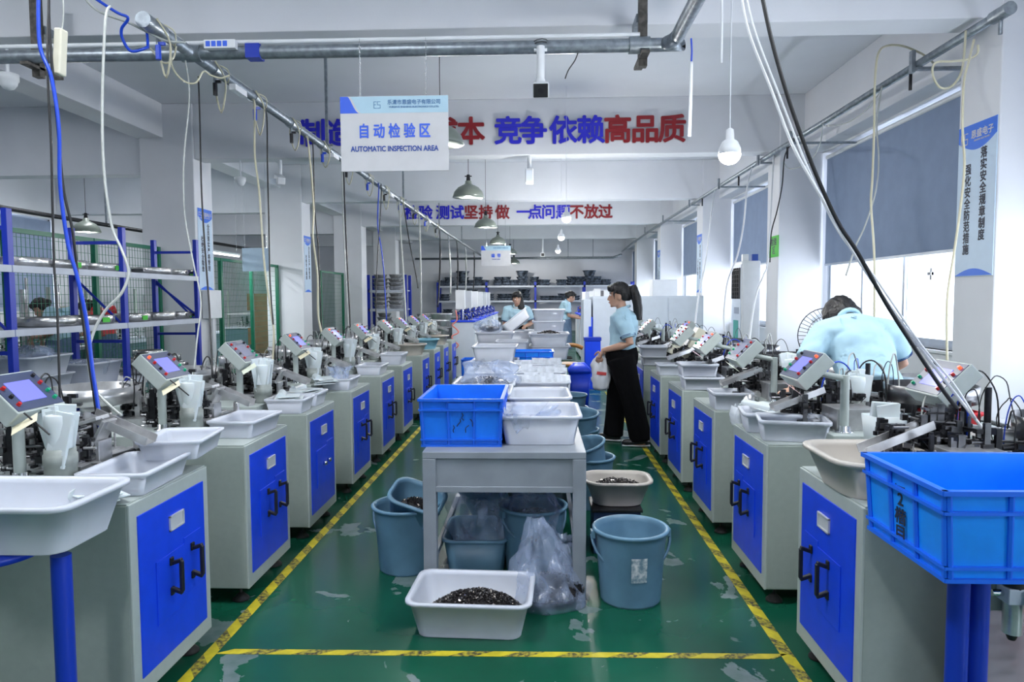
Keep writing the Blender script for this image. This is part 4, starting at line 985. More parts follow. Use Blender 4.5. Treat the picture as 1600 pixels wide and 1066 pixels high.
# desk fan behind the bending worker
r = empty('desk_fan', (1.95, 4.86, -.0), 0, 'round wire-guard stand fan behind the bending worker', 'fan'); c_ = Vector((0, 0, 1.15)); fan = MB()
for k in range(40):
    a = 2 * math.pi * k / 40; e = Vector((math.cos(a), 0, math.sin(a))) * .185
    fan.tube([c_ + Vector((0, -.05, 0)) + e * .15, c_ + Vector((0, -.045, 0)) + e * .7, c_ + e], .0018, 4)
for q in (.185, .13, .07): fan.tube([c_ + Vector((math.cos(a) * q, -.045 * (1 - (q / .185) ** 2) , math.sin(a) * q)) for a in [2 * math.pi * k / 32 for k in range(33)]], .0035 if q > .18 else .002, 5)
fan.build('wire_guard', DARK, r); MB().cyl(c_ + Vector((0, .0, 0)), c_ + Vector((0, .10, 0)), .05).build('motor', DARK, r)
for k in range(3):
    a = k * 2.094; MB().cbox(c_ + Vector((math.cos(a) * .09, -.01, math.sin(a) * .09)), (.12, .004, .08), (.3, -a, 0)).build('fan_blade', LBLUE, r)
MB().cyl((0, .06, .02), (0, .06, 1.12), .014).lathe([(.16, 0), (.16, .015), (.03, .03)], (0, .06, 0)).build('fan_stand', DARK, r)
# blue bins and wooden chair beyond the table
r = empty('waste_bin', (.52, 9.0, 0), 0, 'bright blue lidded bin beside the pale cover strip', 'bin'); MB().loft([rrect(.22, .24, .03, 0), rrect(.27, .29, .03, .46)], 0).build('bin_body', BLUE, r); MB().loft([rrect(.29, .31, .03, .46), rrect(.29, .31, .03, .50), rrect(.14, .16, .03, .58)], 0).build('bin_lid', BLUE, r)
r = empty('tall_blue_box', (.83, 10.9, 0), 0, 'tall blue box against the white enclosure corner', 'box'); MB().box(-.12, .12, -.12, .12, 0, .75).build('box_body', BLUE, r, .01); MB().box(-.13, .13, -.13, .13, .75, .80).build('box_rim', POLE, r)
r = empty('wooden_chair', (.42, 9.9, 0), 0, 'orange bentwood chair beside the blue bin', 'chair')
MB().tube(smooth_path([(-.2, 0, .48), (-.18, 0, .64), (-.05, 0, .74), (.1, 0, .74), (.2, 0, .70)]), .028, 8).build('back_hoop', WOOD, r); MB().lathe([(.19, .44), (.2, .45), (.2, .475), (.18, .48)], (0, .18, 0), 24).build('seat', WOOD, r)
for x in (-.15, .15):
    for y in (.03, .33): MB().cyl((x, y, 0), (x * .9, y, .45), .016).build('leg', WOOD, r)
# ================================================================ ceiling pipes
def pipe_thing(name, label, segs, r, m=GALV, extra=None):
    t = empty(name, (0, 0, 0), 0, label, 'pipe', 'overhead pipes')
    for s_ in segs: MB().tube(s_, r, 16).build('pipe_run', m, t)
    return t
PZ, PX, PYY = 3.15, -2.44, 5.0
tp = pipe_thing('overhead_pipe', 'thick galvanised pipe crossing the room below the first beam and turning toward the viewer', [smooth_path([(-7.0, PYY, PZ), (-2, PYY, PZ), (.75, PYY, PZ), (.88, PYY - .04, PZ), (.93, PYY - .17, PZ), (.93, PYY - .4, PZ), (.93, 2.2, PZ)], 5)], .046)
for x in (PX, .70): MB().cyl((x - .07, PYY, PZ), (x + .07, PYY, PZ), .058, n=18).build('coupling', GALV, tp)
MB().box(-1.99 - .05, -1.99 + .05, PYY - .048, PYY + .048, PZ - .0485, PZ + .0485).build('blue_band', POLE, tp)
MB().cyl((-7, PYY - .02, PZ + .065), (.7, PYY - .02, PZ + .065), .016, n=8).build('white_conduit', WHITE, tp)
for x in (.735, -3.62):
    MB().box(x - .03, x + .03, PYY + .06, PYY + .12, PZ - .12, ZB + .22).box(x - .03, x + .03, PYY - .06, PYY + .32, PZ - .07, PZ - .047).build('pipe_bracket', mat('rusty channel', (.12, .11, .10), .6, .5, nz=.5, nscale=30), tp, .003)
    MB().box(x - .04, x + .04, PYY + .12, PYY + .352, PZ + .20, PZ + .26).build('bracket_arm', GALV, tp)
lp = pipe_thing('overhead_pipe', 'long galvanised air pipe with valves running above the shelving side machines', [[(PX, 4.45, PZ), (PX, 12, PZ), (PX, 19, PZ), (PX + .1, 29, PZ)]], .040)
MB().cyl((PX, 4.38, PZ), (PX, 4.50, PZ), .050, n=16).build('end_cap', GALV, lp)
MB().cyl((PX - .02, 4.6, PZ + .052), (PX - .02, 28, PZ + .052), .012, n=8).build('white_conduit', WHITE, lp)
rn = R_(12)
for k, y in enumerate((4.55, 5.35, 6.1, 7.0, 8.0, 9.0, 10.1, 11.2, 12.4, 13.8, 15.2, 16.8)):
    MB().cyl((PX, y - .05, PZ), (PX, y + .05, PZ), .050, n=14).cyl((PX, y, PZ - .04), (PX, y, PZ - .12), .012, n=8).build('tee_joint', GALV, lp)
    MB().cyl((PX, y, PZ - .10), (PX, y, PZ - .19), .018, n=8).cbox((PX + .02, y, PZ - .09), (.05, .02, .02)).build('air_valve', HOSEB if k % 2 == 0 else DARK, lp)
    m = MB(); m.tube(smooth_path([(PX + .05, y - .1, PZ + .03), (PX + .09, y - .02, PZ - .10), (PX + .02, y + .05, PZ - .24 - rn.random() * .1), (PX - .05, y + .10, PZ - .08), (PX - .05, y + .16, PZ + .04)], 4), .007, 5)
    m.tube(smooth_path([(PX - .05, y - .05, PZ + .05), (PX + .07, y + .06, PZ + .02), (PX + .04, y + .13, PZ - .06), (PX - .05, y + .2, PZ + .04)], 4), .005, 5); m.build('tied_hose_loop', HOSEC, lp)
    if k % 3 == 1: MB().cbox((PX + .05, y + .3, PZ - .07), (.05, .22, .045)).build('power_strip', WHITE, lp)
def bracket_to_ceiling(parent, x, y, z, zt=ZC):
    MB().box(x - .015, x + .015, y - .015, y + .015, z, zt).box(x - .06, x + .06, y - .015, y + .015, z - .01, z + .005).build('hanger_strap', GALV, parent)
for y in (8.0, 12.5, 17.0, 22.0): bracket_to_ceiling(lp, PX + .06, y, PZ)
rp = pipe_thing('overhead_pipe', 'galvanised conduit pipe running along the window wall below the ceiling', [[(3.2, 5.1, 3.36), (3.2, 12, 3.36), (3.25, 20, 3.34), (3.3, 25, 3.3), (3.3, 28, 3.2)]], .034)
MB().cyl((3.2, 5.02, 3.36), (3.2, 5.2, 3.36), .046, n=16).cyl((3.2, 5.12, 3.36), (3.2, 5.12, 3.22), .014, n=8).build('end_fitting', GALV, rp)
for y in (6.15, 9.0, 10.3, 12.5, 14.9, 18, 21): MB().box(3.17, XC if min(abs(y - q) for q in BEAMY) < .5 else XW, y - .02, y + .02, 3.30, 3.325).box(3.12, 3.15, y - .025, y + .025, 3.28, 3.46).build('wall_bracket', GALV, rp)
for y in (6.3, 9.3, 11.5, 14): MB().cyl((3.2, y, 3.33), (3.2, y, 3.18), .014, n=8).build('drop_valve', DARK, rp)
bp = pipe_thing('overhead_pipe', 'thin pipe crossing in front of the back wall', [[(-5, 28.6, 3.0), (3.0, 28.6, 3.0), (3.3, 28.3, 3.1)]], .045)
for x in (-4, -1, 1.2, 2.2): bracket_to_ceiling(bp, x, 28.6, 3.0)
sp_ = pipe_thing('overhead_pipe', 'dark thin pipe above the mesh fence in the side bay', [[(-8.7, 4, 2.92), (-8.7, 26, 2.92)]], .04, DARK)
for y in (10.2, 14, 18): bracket_to_ceiling(sp_, -8.7, y, 2.92)
# ================================================================ lamps
def set_cord(o, nm, L):
    for c_ in o.children:
        if c_.name.startswith(nm):
            c_.data = c_.data.copy(); zm = max(v_.co.z for v_ in c_.data.vertices)
            for v_ in c_.data.vertices:
                if v_.co.z > zm - .01: v_.co.z = L
def mk_pend():
    r = empty('pendant_lamp'); r['category'] = 'lamp'
    MB().lathe([(.225, 0), (.232, .004), (.205, .085), (.15, .145), (.07, .185), (.05, .20), (.045, .24), (.02, .245)], n=32).lathe([(.222, .003), (.196, .08), (.142, .138), (.06, .175), (.01, .18)], n=32, mi=1).build('lamp_shade', [SHADE, SHADEI], r)
    MB().cyl((0, 0, .24), (0, 0, .33), .032, .022, 14).box(-.05, .05, -.008, .008, .30, .315).build('lamp_holder', DARK, r)
    MB().cyl((0, 0, .33), (0, 0, 1.3), .004, n=6).build('lamp_cord', DARK, r)
    MB().ball((0, 0, .06), (.05, .05, .065), 14).build('lamp_bulb', BULB, r)
    return r
pn = Kind(mk_pend)
for k, (px, py, y) in enumerate(((688, 226, 6.9), (732, 309, 10.3), (759, 356, 14.1), (778, 381, 19.3), (797, 397, 23.0), (803, 412, 27.5), (135, 363, 12.0))):
    p_ = at(px, py, y=y)
    o = pn(p_, 0, ['grey enamel pendant lamp half hidden by the inspection area sign', 'fully visible grey enamel pendant lamp right below the first slogan beam', 'grey pendant lamp hanging in front of the second slogan', 'grey pendant lamp above the tape area sign', 'small far pendant lamp beside the tape area sign', 'farthest pendant lamp near the back pipe', 'pendant lamp in the side bay above the mesh fence'][k], 'grey enamel pendant lamps')
    set_cord(o, 'lamp_cord', ZC - p_.z)
    lamp('pendant_glow', 'POINT', p_ + Vector((0, 0, -.02)), 45 if k < 3 else 110, (1, .98, .94), radius=.06)
def mk_bulb():
    r = empty('bare_bulb'); r['category'] = 'bulb'
    MB().ball((0, 0, .0), (.064, .064, .06), 20).build('bulb_globe', BULB, r)
    MB().lathe([(.064, .0), (.063, .03), (.045, .07), (.025, .085), (.022, .14), (.006, .15)], n=20).build('bulb_neck', WHITE, r)
    MB().cyl((0, 0, .14), (0, 0, 1.0), .0035, n=6).build('bulb_cord', WHITE, r); return r
bkd = Kind(mk_bulb)
for k, (px, py, y) in enumerate(((1140, 241, 4.2), (885, 341, 9.5), (877, 371, 13.7), (872, 392, 17.5))):
    p_ = at(px, py, y=y); o = bkd(p_, 0, ['large lit bare bulb on a white cord near the windows', 'lit bare bulb overlapping the end of the second slogan', 'lit bare bulb below the second slogan, upper of two', 'lit bare bulb below the second slogan, lower of two'][k], 'bare bulbs on cords')
    set_cord(o, 'bulb_cord', ZC - p_.z)
    lamp('bulb_glow', 'POINT', p_ + Vector((0, 0, -.08)), 30 if k == 0 else 90, (1, 1, .97), radius=.07)
for k, (x, y) in enumerate(((-1.4, 2.0), (2.4, 1.8), (-1.0, -1.8), (-4.2, 2.5), (.4, 4.2), (-7.6, 7.4), (-7.6, 12.2), (-7.6, 17))):  # fill lights added overhead and in the side bay, shaped as tube fittings
    if k == 4: continue
    r = empty('added_ceiling_fill', (x, y, ZC - .06), 0, '%s added fill light shaped as a ceiling tube' % ORD[k], 'light', 'added ceiling fill lights'); MB().box(-.10, .10, -.62, .62, 0, .06).build('fill_body', WHITE, r)
    MB().cyl((0, -.58, -.02), (0, .58, -.02), .016).build('tube', LAMPON, r)
    lamp('added_fill_glow', 'AREA', (x, y, ZC - .10), 60 if x > -5 else 28, (.93, .96, 1), .3, 1.2)
# ================================================================ signs and lettering
def logo(parent, x, z, h, m, y, flip=False):
    """ES mark drawn as strokes"""
    mb = MB(); t = h * .11
    for (a, b, c, d) in ((-.5, -.05, .92, 1), (-.5, -.42, 0, 1), (-.5, -.15, .48, .56), (-.5, -.05, 0, .08), (.05, .5, .92, 1), (.02, .10, .52, 1), (.05, .5, .46, .54), (.42, .5, 0, .5), (.0, .5, 0, .08)):
        mb.box(x + a * h, x + b * h, y - .0008, y, z + (c - .5) * h, z + (d - .5) * h)
    mb.build('emblem', m, parent)
def T(body, size, m, par, loc, off=0.0, ex=.0006, rot=(H_, 0, 0), sx=1.0, nm='lettering'):
    t = text_mesh(nm, body, size, m, par, ex, off, sx=sx); t.location = loc; t.rotation_euler = rot; return t
def board(label, c, Wd, Hh, rz, lines, head=True):
    r = empty('hanging_sign', c, rz, label, 'sign'); y = -.0075
    MB().box(-Wd / 2, Wd / 2, -.006, .006, -Hh / 2, Hh / 2).build('sign_board', SIGNW, r, .001)
    hb = Hh * .225; z1 = Hh / 2
    MB().box(-Wd / 2, Wd / 2, -.0066, -.006, z1 - hb, z1 - .002).build('header_band', SIGNC, r)
    def wave(w0, w1, y0, nm, m):
        pts = [Vector((-Wd / 2, y0, z1 - .002))] + [Vector((-Wd / 2 + lerp(w0, w1, (k / 12)), y0, z1 - .002 - (hb - .002) * (.5 - .5 * math.cos(math.pi * (k / 12) ** .8)))) for k in range(13)] + [Vector((-Wd / 2, y0, z1 - hb))]
        q = [v_ + Vector((0, .0006, 0)) for v_ in pts]; n = len(pts); mb = MB(); mb.add(pts + q, [tuple(range(n)), tuple(range(2 * n - 1, n - 1, -1))] + [(i, (i + 1) % n, n + (i + 1) % n, n + i) for i in range(n)]); mb.build(nm, m, r)
    wave(Wd * .09, Wd * .20, -.0072, 'header_wave', SIGNW); wave(Wd * .07, Wd * .18, -.0078, 'header_corner', SIGNB)
    for ln in lines: T(ln[0], ln[1], ln[2], r, (ln[3], -.0085, ln[4]), ln[5], sx=ln[6])
    return r
lt = mat('header print', (.07, .20, .42), .5)
s1 = board('large hanging sign reading AUTOMATIC INSPECTION AREA', (-.998, 4.95, 2.562), .755, .515, 0, [
    ('自 动 检 验 区', .104, SIGNB, 0, .012, .0028, .80), ('AUTOMATIC INSPECTION AREA', .051, NAVY, 0, -.105, .0016, .83),
    ('乐清市恩盛电子有限公司', .036, lt, .14, .212, .0005, .94), ('YUEQING ENSHENG ELECTRONICS CO.,LTD.', .0155, lt, .14, .181, .0004, 1.12)])
logo(s1, -.118, .197, .048, lt, -.0068)
for x in (-.235, .225):
    m = MB(); z = .255; k = 0
    while z < .64:
        a = [(x + (math.cos(t) * .005 if k % 2 else 0), (0 if k % 2 else math.cos(t) * .005), z + math.sin(t) * .011) for t in [i * math.pi / 4 for i in range(9)]]
        m.tube(a, .0013, 4); z += .0175; k += 1
    m.build('chain', CHROME, s1)
s2 = board('small far hanging sign with two blue characters near the back pipe', at(775, 400, y=18.6), .78, .53, 0, [('编  带', .11, SIGNB, 0, .0, .003, .9), ('TAPING AREA', .04, NAVY, 0, -.09, .001, .9), ('乐清市恩盛电子有限公司', .036, lt, .12, .205, .0006, 1)])
MB().cyl((-.25, 0, .26), (-.25, 0, 1.9), .004, n=5).cyl((.25, 0, .26), (.25, 0, 1.9), .004, n=5).build('chain', CHROME, s2)
def slogan(chars, y, px0, px1, pz, size, cols, grp, where):
    n = len([c for c in chars if c != ' ']); 
    for i, (ch, px) in enumerate(zip([c for c in chars if c != ' '], px1)):
        c = at(px, pz(px), y=y - .02); r = empty('slogan_letter', (c.x, y - .016, c.z), 0, '%s %s character of the %s' % (ORD[i], 'blue' if cols[i] == 'b' else 'dark red', where), 'letter', grp)
        T(ch, size, LETB if cols[i] == 'b' else LETR, r, (0, -.008, 0), size * .027, .006, nm='character_face')
        T(ch, size, SIGNW, r, (0, .006, 0), size * .048, .004, nm='white_outline')
s1px = [488, 530, 572, 612, 654, 694, 736, 794, 833, 880, 923, 965, 1008, 1050]
slogan('制造依靠低成本竞争依赖高品质', BEAMY[3], 0, s1px, lambda p: 211 - (p - 500) * .0125, .40, 'bbbbrrrbbbbrrr', 'slogan characters on the first beam', 'long slogan on the beam behind the inspection sign')
s2px = [643, 665, 692, 714, 736, 759, 785, 818, 836, 857, 880, 901, 924, 946]
slogan('检验测试坚持做一点问题不放过', BEAMY[5], 0, s2px, lambda p: 334 - (p - 640) * .006, .40, 'bbbbrrrbbbbrrr', 'slogan characters on the farther beam', 'shorter looking slogan on the farther beam')
def poster(label, side, x, yc, z0, z1, Wd, l1, l2, full=True):
    """side=+1: on a column facing -X (read from the aisle), side=-1: facing +X"""
    r = empty('safety_poster', (x, yc, (z0 + z1) / 2), -H_ if side > 0 else H_, label, 'poster', 'blue topped safety posters'); hh = (z1 - z0) / 2; w2 = Wd / 2
    MB().box(-w2, w2, -.003, .003, -hh, hh).build('poster_sheet', POSTER, r)
    def arc(zc, dep, up, m):
        N = 14; a = [Vector((-w2 + Wd * k / N, -.0036, zc + (-dep * math.sin(math.pi * (k / N) ** 1.0) if up else dep * math.sin(math.pi * k / N)))) for k in range(N + 1)]
        if up: a = a + [Vector((w2, -.0036, hh)), Vector((-w2, -.0036, hh))]
        mb = MB(); n = len(a); q = [v_ + Vector((0, .0005, 0)) for v_ in a]; mb.add(a + q, [tuple(range(n)), tuple(range(2 * n - 1, n - 1, -1))] + [(i, (i + 1) % n, n + (i + 1) % n, n + i) for i in range(n)]); mb.build('blue_arc', m, r)
    arc(hh - .12 if True else 0, .08, True, POSTB); arc(-hh + .004, .055, False, POSTB)
    logo(r, -w2 * .68, hh - .10, .09, SIGNW, -.0045); T('恩盛电子', .068, SIGNW, r, (.06, -.005, hh - .085), .001); T('ENSHENG ELECTRONIC', .018, SIGNW, r, (.06, -.005, hh - .13), .0002)
    if full:
        T('\n'.join(l1), .088, INK, r, (.09, -.0045, .03), .0022, sx=.9); T('\n'.join(l2), .088, INK, r, (-.10, -.0045, -.07), .0022, sx=.9)
    return r
def col_text(t): pass
poster('pale blue safety poster with two columns of characters on the near window-side column', 1, XC - .004, 5.575, 1.565, 2.73, .47, '落实安全规章制度', '强化安全防范措施')
poster('pale blue poster on the first big column by the rack, two columns of characters', -1, XCL1 + .004, 10.30, 1.55, 2.74, .44, '全员落实严格管理', '杜绝安全隐患')
poster('pale blue poster on the second big column, deeper in the hall', -1, XCL1 + .004, 14.92, 1.55, 2.74, .44, '全员落实严格管理', '杜绝安全隐患')
poster('pale blue poster on the third window-side column', 1, XC - .004, 14.86, 1.5, 2.7, .44, '安全第一预防为主', '人人有责')
poster('pale blue poster on the fourth window-side column, farthest and smallest', 1, XC - .004, 19.8, 1.5, 2.7, .44, '安全第一预防为主', '人人有责')
r = empty('notice_sheet', (XC - .004, 10.2, 2.12), -H_, 'green printed sheet on the second window-side column', 'notice')
MB().box(-.20, .20, -.002, .002, -.15, .15).build('sheet', GRNP, r); T('检验\n区', .12, INK, r, (0, -.003, 0), .002)
bxo = empty('junction_box', (XCL1 + .062, 10.32, 1.33), 0, 'white wall box below the poster on the first big column', 'box'); MB().box(-.05, .06, -.2, .2, -.20, .22).build('box_body', WHITE, bxo, .01); MB().box(-.02, .02, -.03, .03, -1.33, -.2).build('conduit', WHITE, bxo)
# ================================================================ cameras and small hung things
r = empty('security_camera', (.02, 4.92, 2.84), 0, 'white bullet camera with black face hanging from the thick pipe', 'camera')
MB().cyl((0, .02, .06), (0, .04, .30), .028, n=14).ball((0, .02, .06), .033).build('camera_arm', WHITE, r); cb_ = MB().box(-.055, .055, -.05, .16, -.055, .045).build('camera_body', WHITE, r, .012); cb_.rotation_euler = (.33, 0, 0)
MB().box(-.05, .05, -.058, -.05, -.05, .04).build('camera_face', BLACK, cb_, .004); MB().cyl((0, -.062, -.005), (0, -.056, -.005), .022, n=18).build('camera_lens', DARK, cb_); MB().box(-.045, .045, .03, .05, .27, .285).build('mount_plate', WHITE, r)
MB().tube([(math.cos(t) * .05, .07 + math.sin(t) * .055, .31 + t * .003) for t in [k * .7 for k in range(19)]], .003, 5).build('wire_tie', BLACK, r)
r = empty('security_camera', at(827, 272, y=10.0), 0, 'white box camera hanging under the first slogan beam', 'camera')
tz = ZB - at(827, 272, y=10.0).z
MB().cyl((0, .1, .06), (0, .1, tz), .03, n=12).build('camera_arm', WHITE, r); MB().box(-.055, .055, -.02, .18, -.12, .08).build('camera_body', WHITE, r, .012); MB().box(-.045, .045, -.025, -.02, -.1, .05).build('camera_face', LBLUE, r)
r = empty('security_camera', at(438, 275, y=10.2), 0, 'tilted white camera hung on the cross beam beside the long air pipe', 'camera'); tz = ZB - at(438, 275, y=10.2).z
MB().cyl((0, .0, .02), (0, .0, tz), .028, n=12).build('camera_arm', WHITE, r); MB().cbox((.0, -.03, -.05), (.11, .22, .10), (.4, 0, .6)).build('camera_body', WHITE, r, .01)
MB().cbox((-.065, -.115, -.095), (.08, .01, .08), (.4, 0, .6)).build('camera_face', LBLUE, r)
r = empty('security_camera', at(848, 396, y=24.4), 0, 'tiny camera under the last beam', 'camera'); MB().cyl((0, 0, 0), (0, 0, ZB - at(848, 396, y=24.4).z), .03, n=8).box(-.07, .07, -.05, .1, -.12, .02).build('camera_body', WHITE, r); MB().box(-.05, .05, -.055, -.05, -.1, 0).build('camera_face', BLACK, r)
for (px, py, y, q, lb) in ((13, 128, 5.5, .065, 'white dome camera under the first cross beam, cropped near the photo edge'), (376, 284, 10.2, .065, 'small white dome camera beside the first big column')):
    p_ = at(px, py, y=y); r = empty('dome_camera', p_, 0, lb, 'camera', 'white dome cameras')
    MB().lathe([(.005, -q), (q * .6, -q * .8), (q * .95, -q * .3), (q, 0), (q * 1.15, .01), (q * 1.15, .06), (.02, .075)], n=24).build('camera_dome', WHITE, r); MB().cyl((0, 0, .07), (0, 0, ZB - p_.z), .012, n=8).build('camera_stem', WHITE, r)
# ================================================================ cords and hoses
def cord(name, label, cat, px, y0, y1, rad, m, grp=None):
    n = len(px); pts = [at(a, b, y=lerp(y0, y1, i / (n - 1))) for i, (a, b) in enumerate(px)]
    for p_ in pts: p_.z = min(p_.z, ZC)
    if px[0][1] > 160 and px[0][0] < 760 and px[0][1] < 450:
        pts[0:0] = [Vector((PX, PX * -1100 / (842 - px[0][0]), PZ - .03))]
    elif px[0] in ((1168, 290), (1226, 245), (1112, 330), (1200, 400)):
        pts[0:0] = [Vector((3.2, 3.2 * 1100 / (px[0][0] - 842), 3.34))]
    o = MB().tube(smooth_path(pts, 6), rad, 8).build(name, m); return tag(o, label, cat, grp)
gc, gh = 'hanging power cords', 'hanging air hoses'
cord('hanging_cable', 'straight black cord hanging outermost at the near shelving side, down to the first machine', 'cord', [(77, -20), (74, 100), (80, 230), (84, 400), (90, 500), (94, 640)], 2.9, 2.6, .0045, BLACK, gc)
cord('hanging_cable', 'wavy black cord running beside the thick blue hose to the first machine', 'cord', [(76, -20), (78, 60), (92, 220), (100, 300), (114, 365), (127, 480), (138, 560), (150, 640), (156, 690)], 2.8, 2.6, .0052, BLACK, gc)
cord('air_hose', 'thick bright blue air hose dropping to the first machine', 'hose', [(60, -20), (62, 70), (80, 120), (92, 200), (94, 290), (106, 380), (120, 430), (135, 500), (145, 580), (155, 650), (157, 700)], 2.7, 2.6, .0072, HOSEB, gh)
cord('air_hose', 'thick clear hose swinging in an S curve before the rack', 'hose', [(172, 10), (165, 30), (160, 150), (162, 260), (174, 350), (190, 390), (201, 425), (190, 458), (165, 485), (146, 520), (138, 560), (150, 610), (190, 650)], 3.2, 2.8, .0062, HOSEW, gh)
cord('hanging_cable', 'grey cord above the cream power strip', 'cord', [(98, -20), (99, 20), (97, 48)], 2.8, 2.8, .003, HOSEW, gc)
ps = empty('power_strip', at(94, 82, y=2.8), 0, 'cream power strip hanging on its cord before the thick pipe', 'power strip'); ps.rotation_euler = (0, .09, 0); MB().box(-.016, .016, -.022, .022, -.09, .09).build('strip_body', CREAM, ps, .006)
cord('air_hose', 'thin clear hose draped from the pipe joint beside the first big column', 'hose', [(290, 95), (296, 150), (288, 240), (287, 300), (290, 345), (302, 410), (314, 470), (308, 530), (303, 585)], 4.9, 4.0, .005, HOSEW, gh)
cord('hanging_cable', 'black cord falling in front of the poster on the first big column', 'cord', [(310, 120), (312, 180), (315, 300), (321, 400), (327, 480), (332, 590)], 5.0, 3.9, .0055, BLACK, gc)
cord('air_hose', 'pale hose between the first and second big columns', 'hose', [(398, 165), (398, 240), (405, 300), (413, 412), (424, 490), (428, 520), (426, 570)], 5.9, 5.0, .008, HOSEC, gh)
cord('hanging_cable', 'black cord hanging against the second big column', 'cord', [(417, 184), (418, 260), (420, 340), (422, 440), (428, 520), (430, 562)], 5.9, 5.0, .006, BLACK, gc)
cord('hanging_cable', 'thin black cord by the far edge of the second big column', 'cord', [(489, 230), (492, 330), (497, 382), (499, 430), (502, 497), (504, 520)], 7.0, 6.3, .006, BLACK, gc)
cord('air_hose', 'yellowish hose by the far edge of the second big column', 'hose', [(481, 220), (487, 280), (490, 330), (489, 370), (496, 430), (497, 490), (503, 522)], 6.9, 6.2, .009, HOSEC, gh)
cord('hanging_cable', 'black and white cord in front of the third big column', 'cord', [(537, 270), (539, 330), (542, 400), (546, 480), (548, 535)], 8.2, 7.4, .008, BLACK, gc)
cord('air_hose', 'white hose beside the black cord at the third big column', 'hose', [(534, 262), (536, 340), (540, 420), (544, 500), (546, 535)], 8.2, 7.5, .006, HOSEW, gh)
cord('air_hose', 'twisted blue and black hose bundle between third and fourth big columns', 'hose', [(592, 290), (590, 350), (596, 390), (600, 430), (604, 500)], 10.2, 9.2, .008, HOSEB, gh)
cord('hanging_cable', 'black cord twisted with the blue hose bundle', 'cord', [(596, 290), (594, 340), (590, 400), (588, 450), (587, 520)], 10.2, 9.2, .007, BLACK, gc)
cord('air_hose', 'white hose just beyond the fourth big column', 'hose', [(624, 320), (627, 380), (631, 440), (635, 510)], 12, 10.5, .014, HOSEW, gh)
cord('hanging_cable', 'slanting black cord beyond the fourth big column', 'cord', [(632, 330), (640, 380), (650, 430), (653, 450)], 12, 11, .009, BLACK, gc)
for k, (xa, xb, t_, e) in enumerate(((655, 658, 345, 520), (688, 684, 385, 480), (702, 704, 390, 460), (715, 714, 395, 460), (728, 727, 398, 460), (741, 739, 400, 460))):
    cord('air_hose', '%s of the far thin hoses dropping to the pale assembly machines' % ORD[k], 'hose', [(xa, t_), ((xa + xb) / 2 + 1, (t_ + e) / 2), (xb, e)], 13 + k, 12.5 + k, .016, HOSEW if k % 2 == 0 else DARK, gh)
cord('air_hose', 'pink coiled hose on the pale machine beyond the inspection row', 'hose', [(712, 485), (714, 500), (707, 508), (713, 514), (716, 520), (706, 526), (711, 534), (716, 540), (707, 548)], 11.8, 11.7, .012, mat('pink hose', (.8, .25, .22), .4), gh)
cord('hanging_cable', 'thick black cord crossing the tall window down to the first machine', 'cord', [(1188, -20), (1205, 60), (1232, 155), (1270, 260), (1308, 345), (1340, 395), (1385, 475), (1430, 545), (1475, 612), (1497, 640)], 2.7, 2.5, .0075, BLACK, gc)
cord('air_hose', 'white tube running just beside the thick black cord across the window', 'hose', [(1156, -20), (1170, 50), (1205, 140), (1240, 230), (1290, 320), (1340, 405), (1395, 485), (1450, 560), (1500, 625), (1540, 675)], 2.8, 2.5, .0055, WHITE, gh)
cord('air_hose', 'second thinner white tube across the window', 'hose', [(1163, -20), (1180, 50), (1218, 150), (1262, 262), (1310, 362), (1350, 410), (1392, 470), (1440, 540), (1490, 600), (1525, 655)], 2.8, 2.5, .004, WHITE, gh)
cord('air_hose', 'short white tube hanging from the ceiling near the large bulb', 'hose', [(1128, -20), (1128, 40), (1127, 98)], 3.8, 3.8, .006, WHITE, gh)
cord('air_hose', 'white plastic tube hanging by the pipe elbow', 'hose', [(1080, 97), (1079, 150), (1077, 213)], 4.6, 4.6, .012, WHITE, gh)
cord('hanging_cable', 'blue wire above the white plastic tube at the pipe elbow', 'cord', [(1080, 60), (1081, 80), (1080, 100)], 4.6, 4.6, .006, HOSEB, gc)
cord('hanging_cable', 'loose black wire end dangling below the thick pipe', 'cord', [(903, 83), (898, 95), (888, 110), (883, 123)], 4.95, 4.95, .004, BLACK, gc)
cord('air_hose', 'looped yellowish hose arching from the window pipe and down across the blind', 'hose', [(1458, 98), (1440, 84), (1410, 72), (1385, 72), (1372, 85), (1367, 130), (1366, 200), (1363, 280), (1361, 320), (1366, 400), (1366, 520)], 6.3, 5.3, .009, HOSEC, gh)
cord('air_hose', 'second pale hose crossing the first over the blind', 'hose', [(1378, 135), (1370, 190), (1373, 250), (1368, 300), (1352, 352), (1337, 385), (1322, 430)], 6.4, 5.3, .007, HOSEW, gh)
cord('air_hose', 'yellowish hose loop under the pipe end at the near window-side column', 'hose', [(1528, 70), (1527, 84), (1512, 93), (1485, 96), (1462, 98), (1457, 115), (1468, 136), (1485, 136), (1500, 118), (1506, 90), (1509, 48)], 5.2, 5.4, .008, HOSEC, gh)
cord('air_hose', 'long yellowish hose hanging in front of the safety poster', 'hose', [(1522, 62), (1514, 95), (1506, 130), (1504, 200), (1507, 260), (1500, 330), (1490, 400), (1480, 470), (1480, 570)], 5.1, 4.6, .008, HOSEC, gh)
cord('hanging_cable', 'grey cord along the window pipe with a sag', 'cord', [(1378, 140), (1350, 175), (1320, 193), (1290, 197), (1286, 195), (1280, 230), (1262, 255), (1235, 264), (1225, 255)], 6.5, 9.5, .006, HOSEW, gc)
cord('hanging_cable', 'black wire dropping past the second window-side column', 'cord', [(1226, 245), (1222, 290), (1214, 330), (1205, 365), (1203, 410)], 9.3, 9.2, .008, DARK, gc)
cord('air_hose', 'white hose before the blind with the air conditioner', 'hose', [(1168, 290), (1162, 350), (1152, 400), (1137, 440), (1131, 490), (1133, 520)], 8.6, 7.6, .010, WHITE, gh)
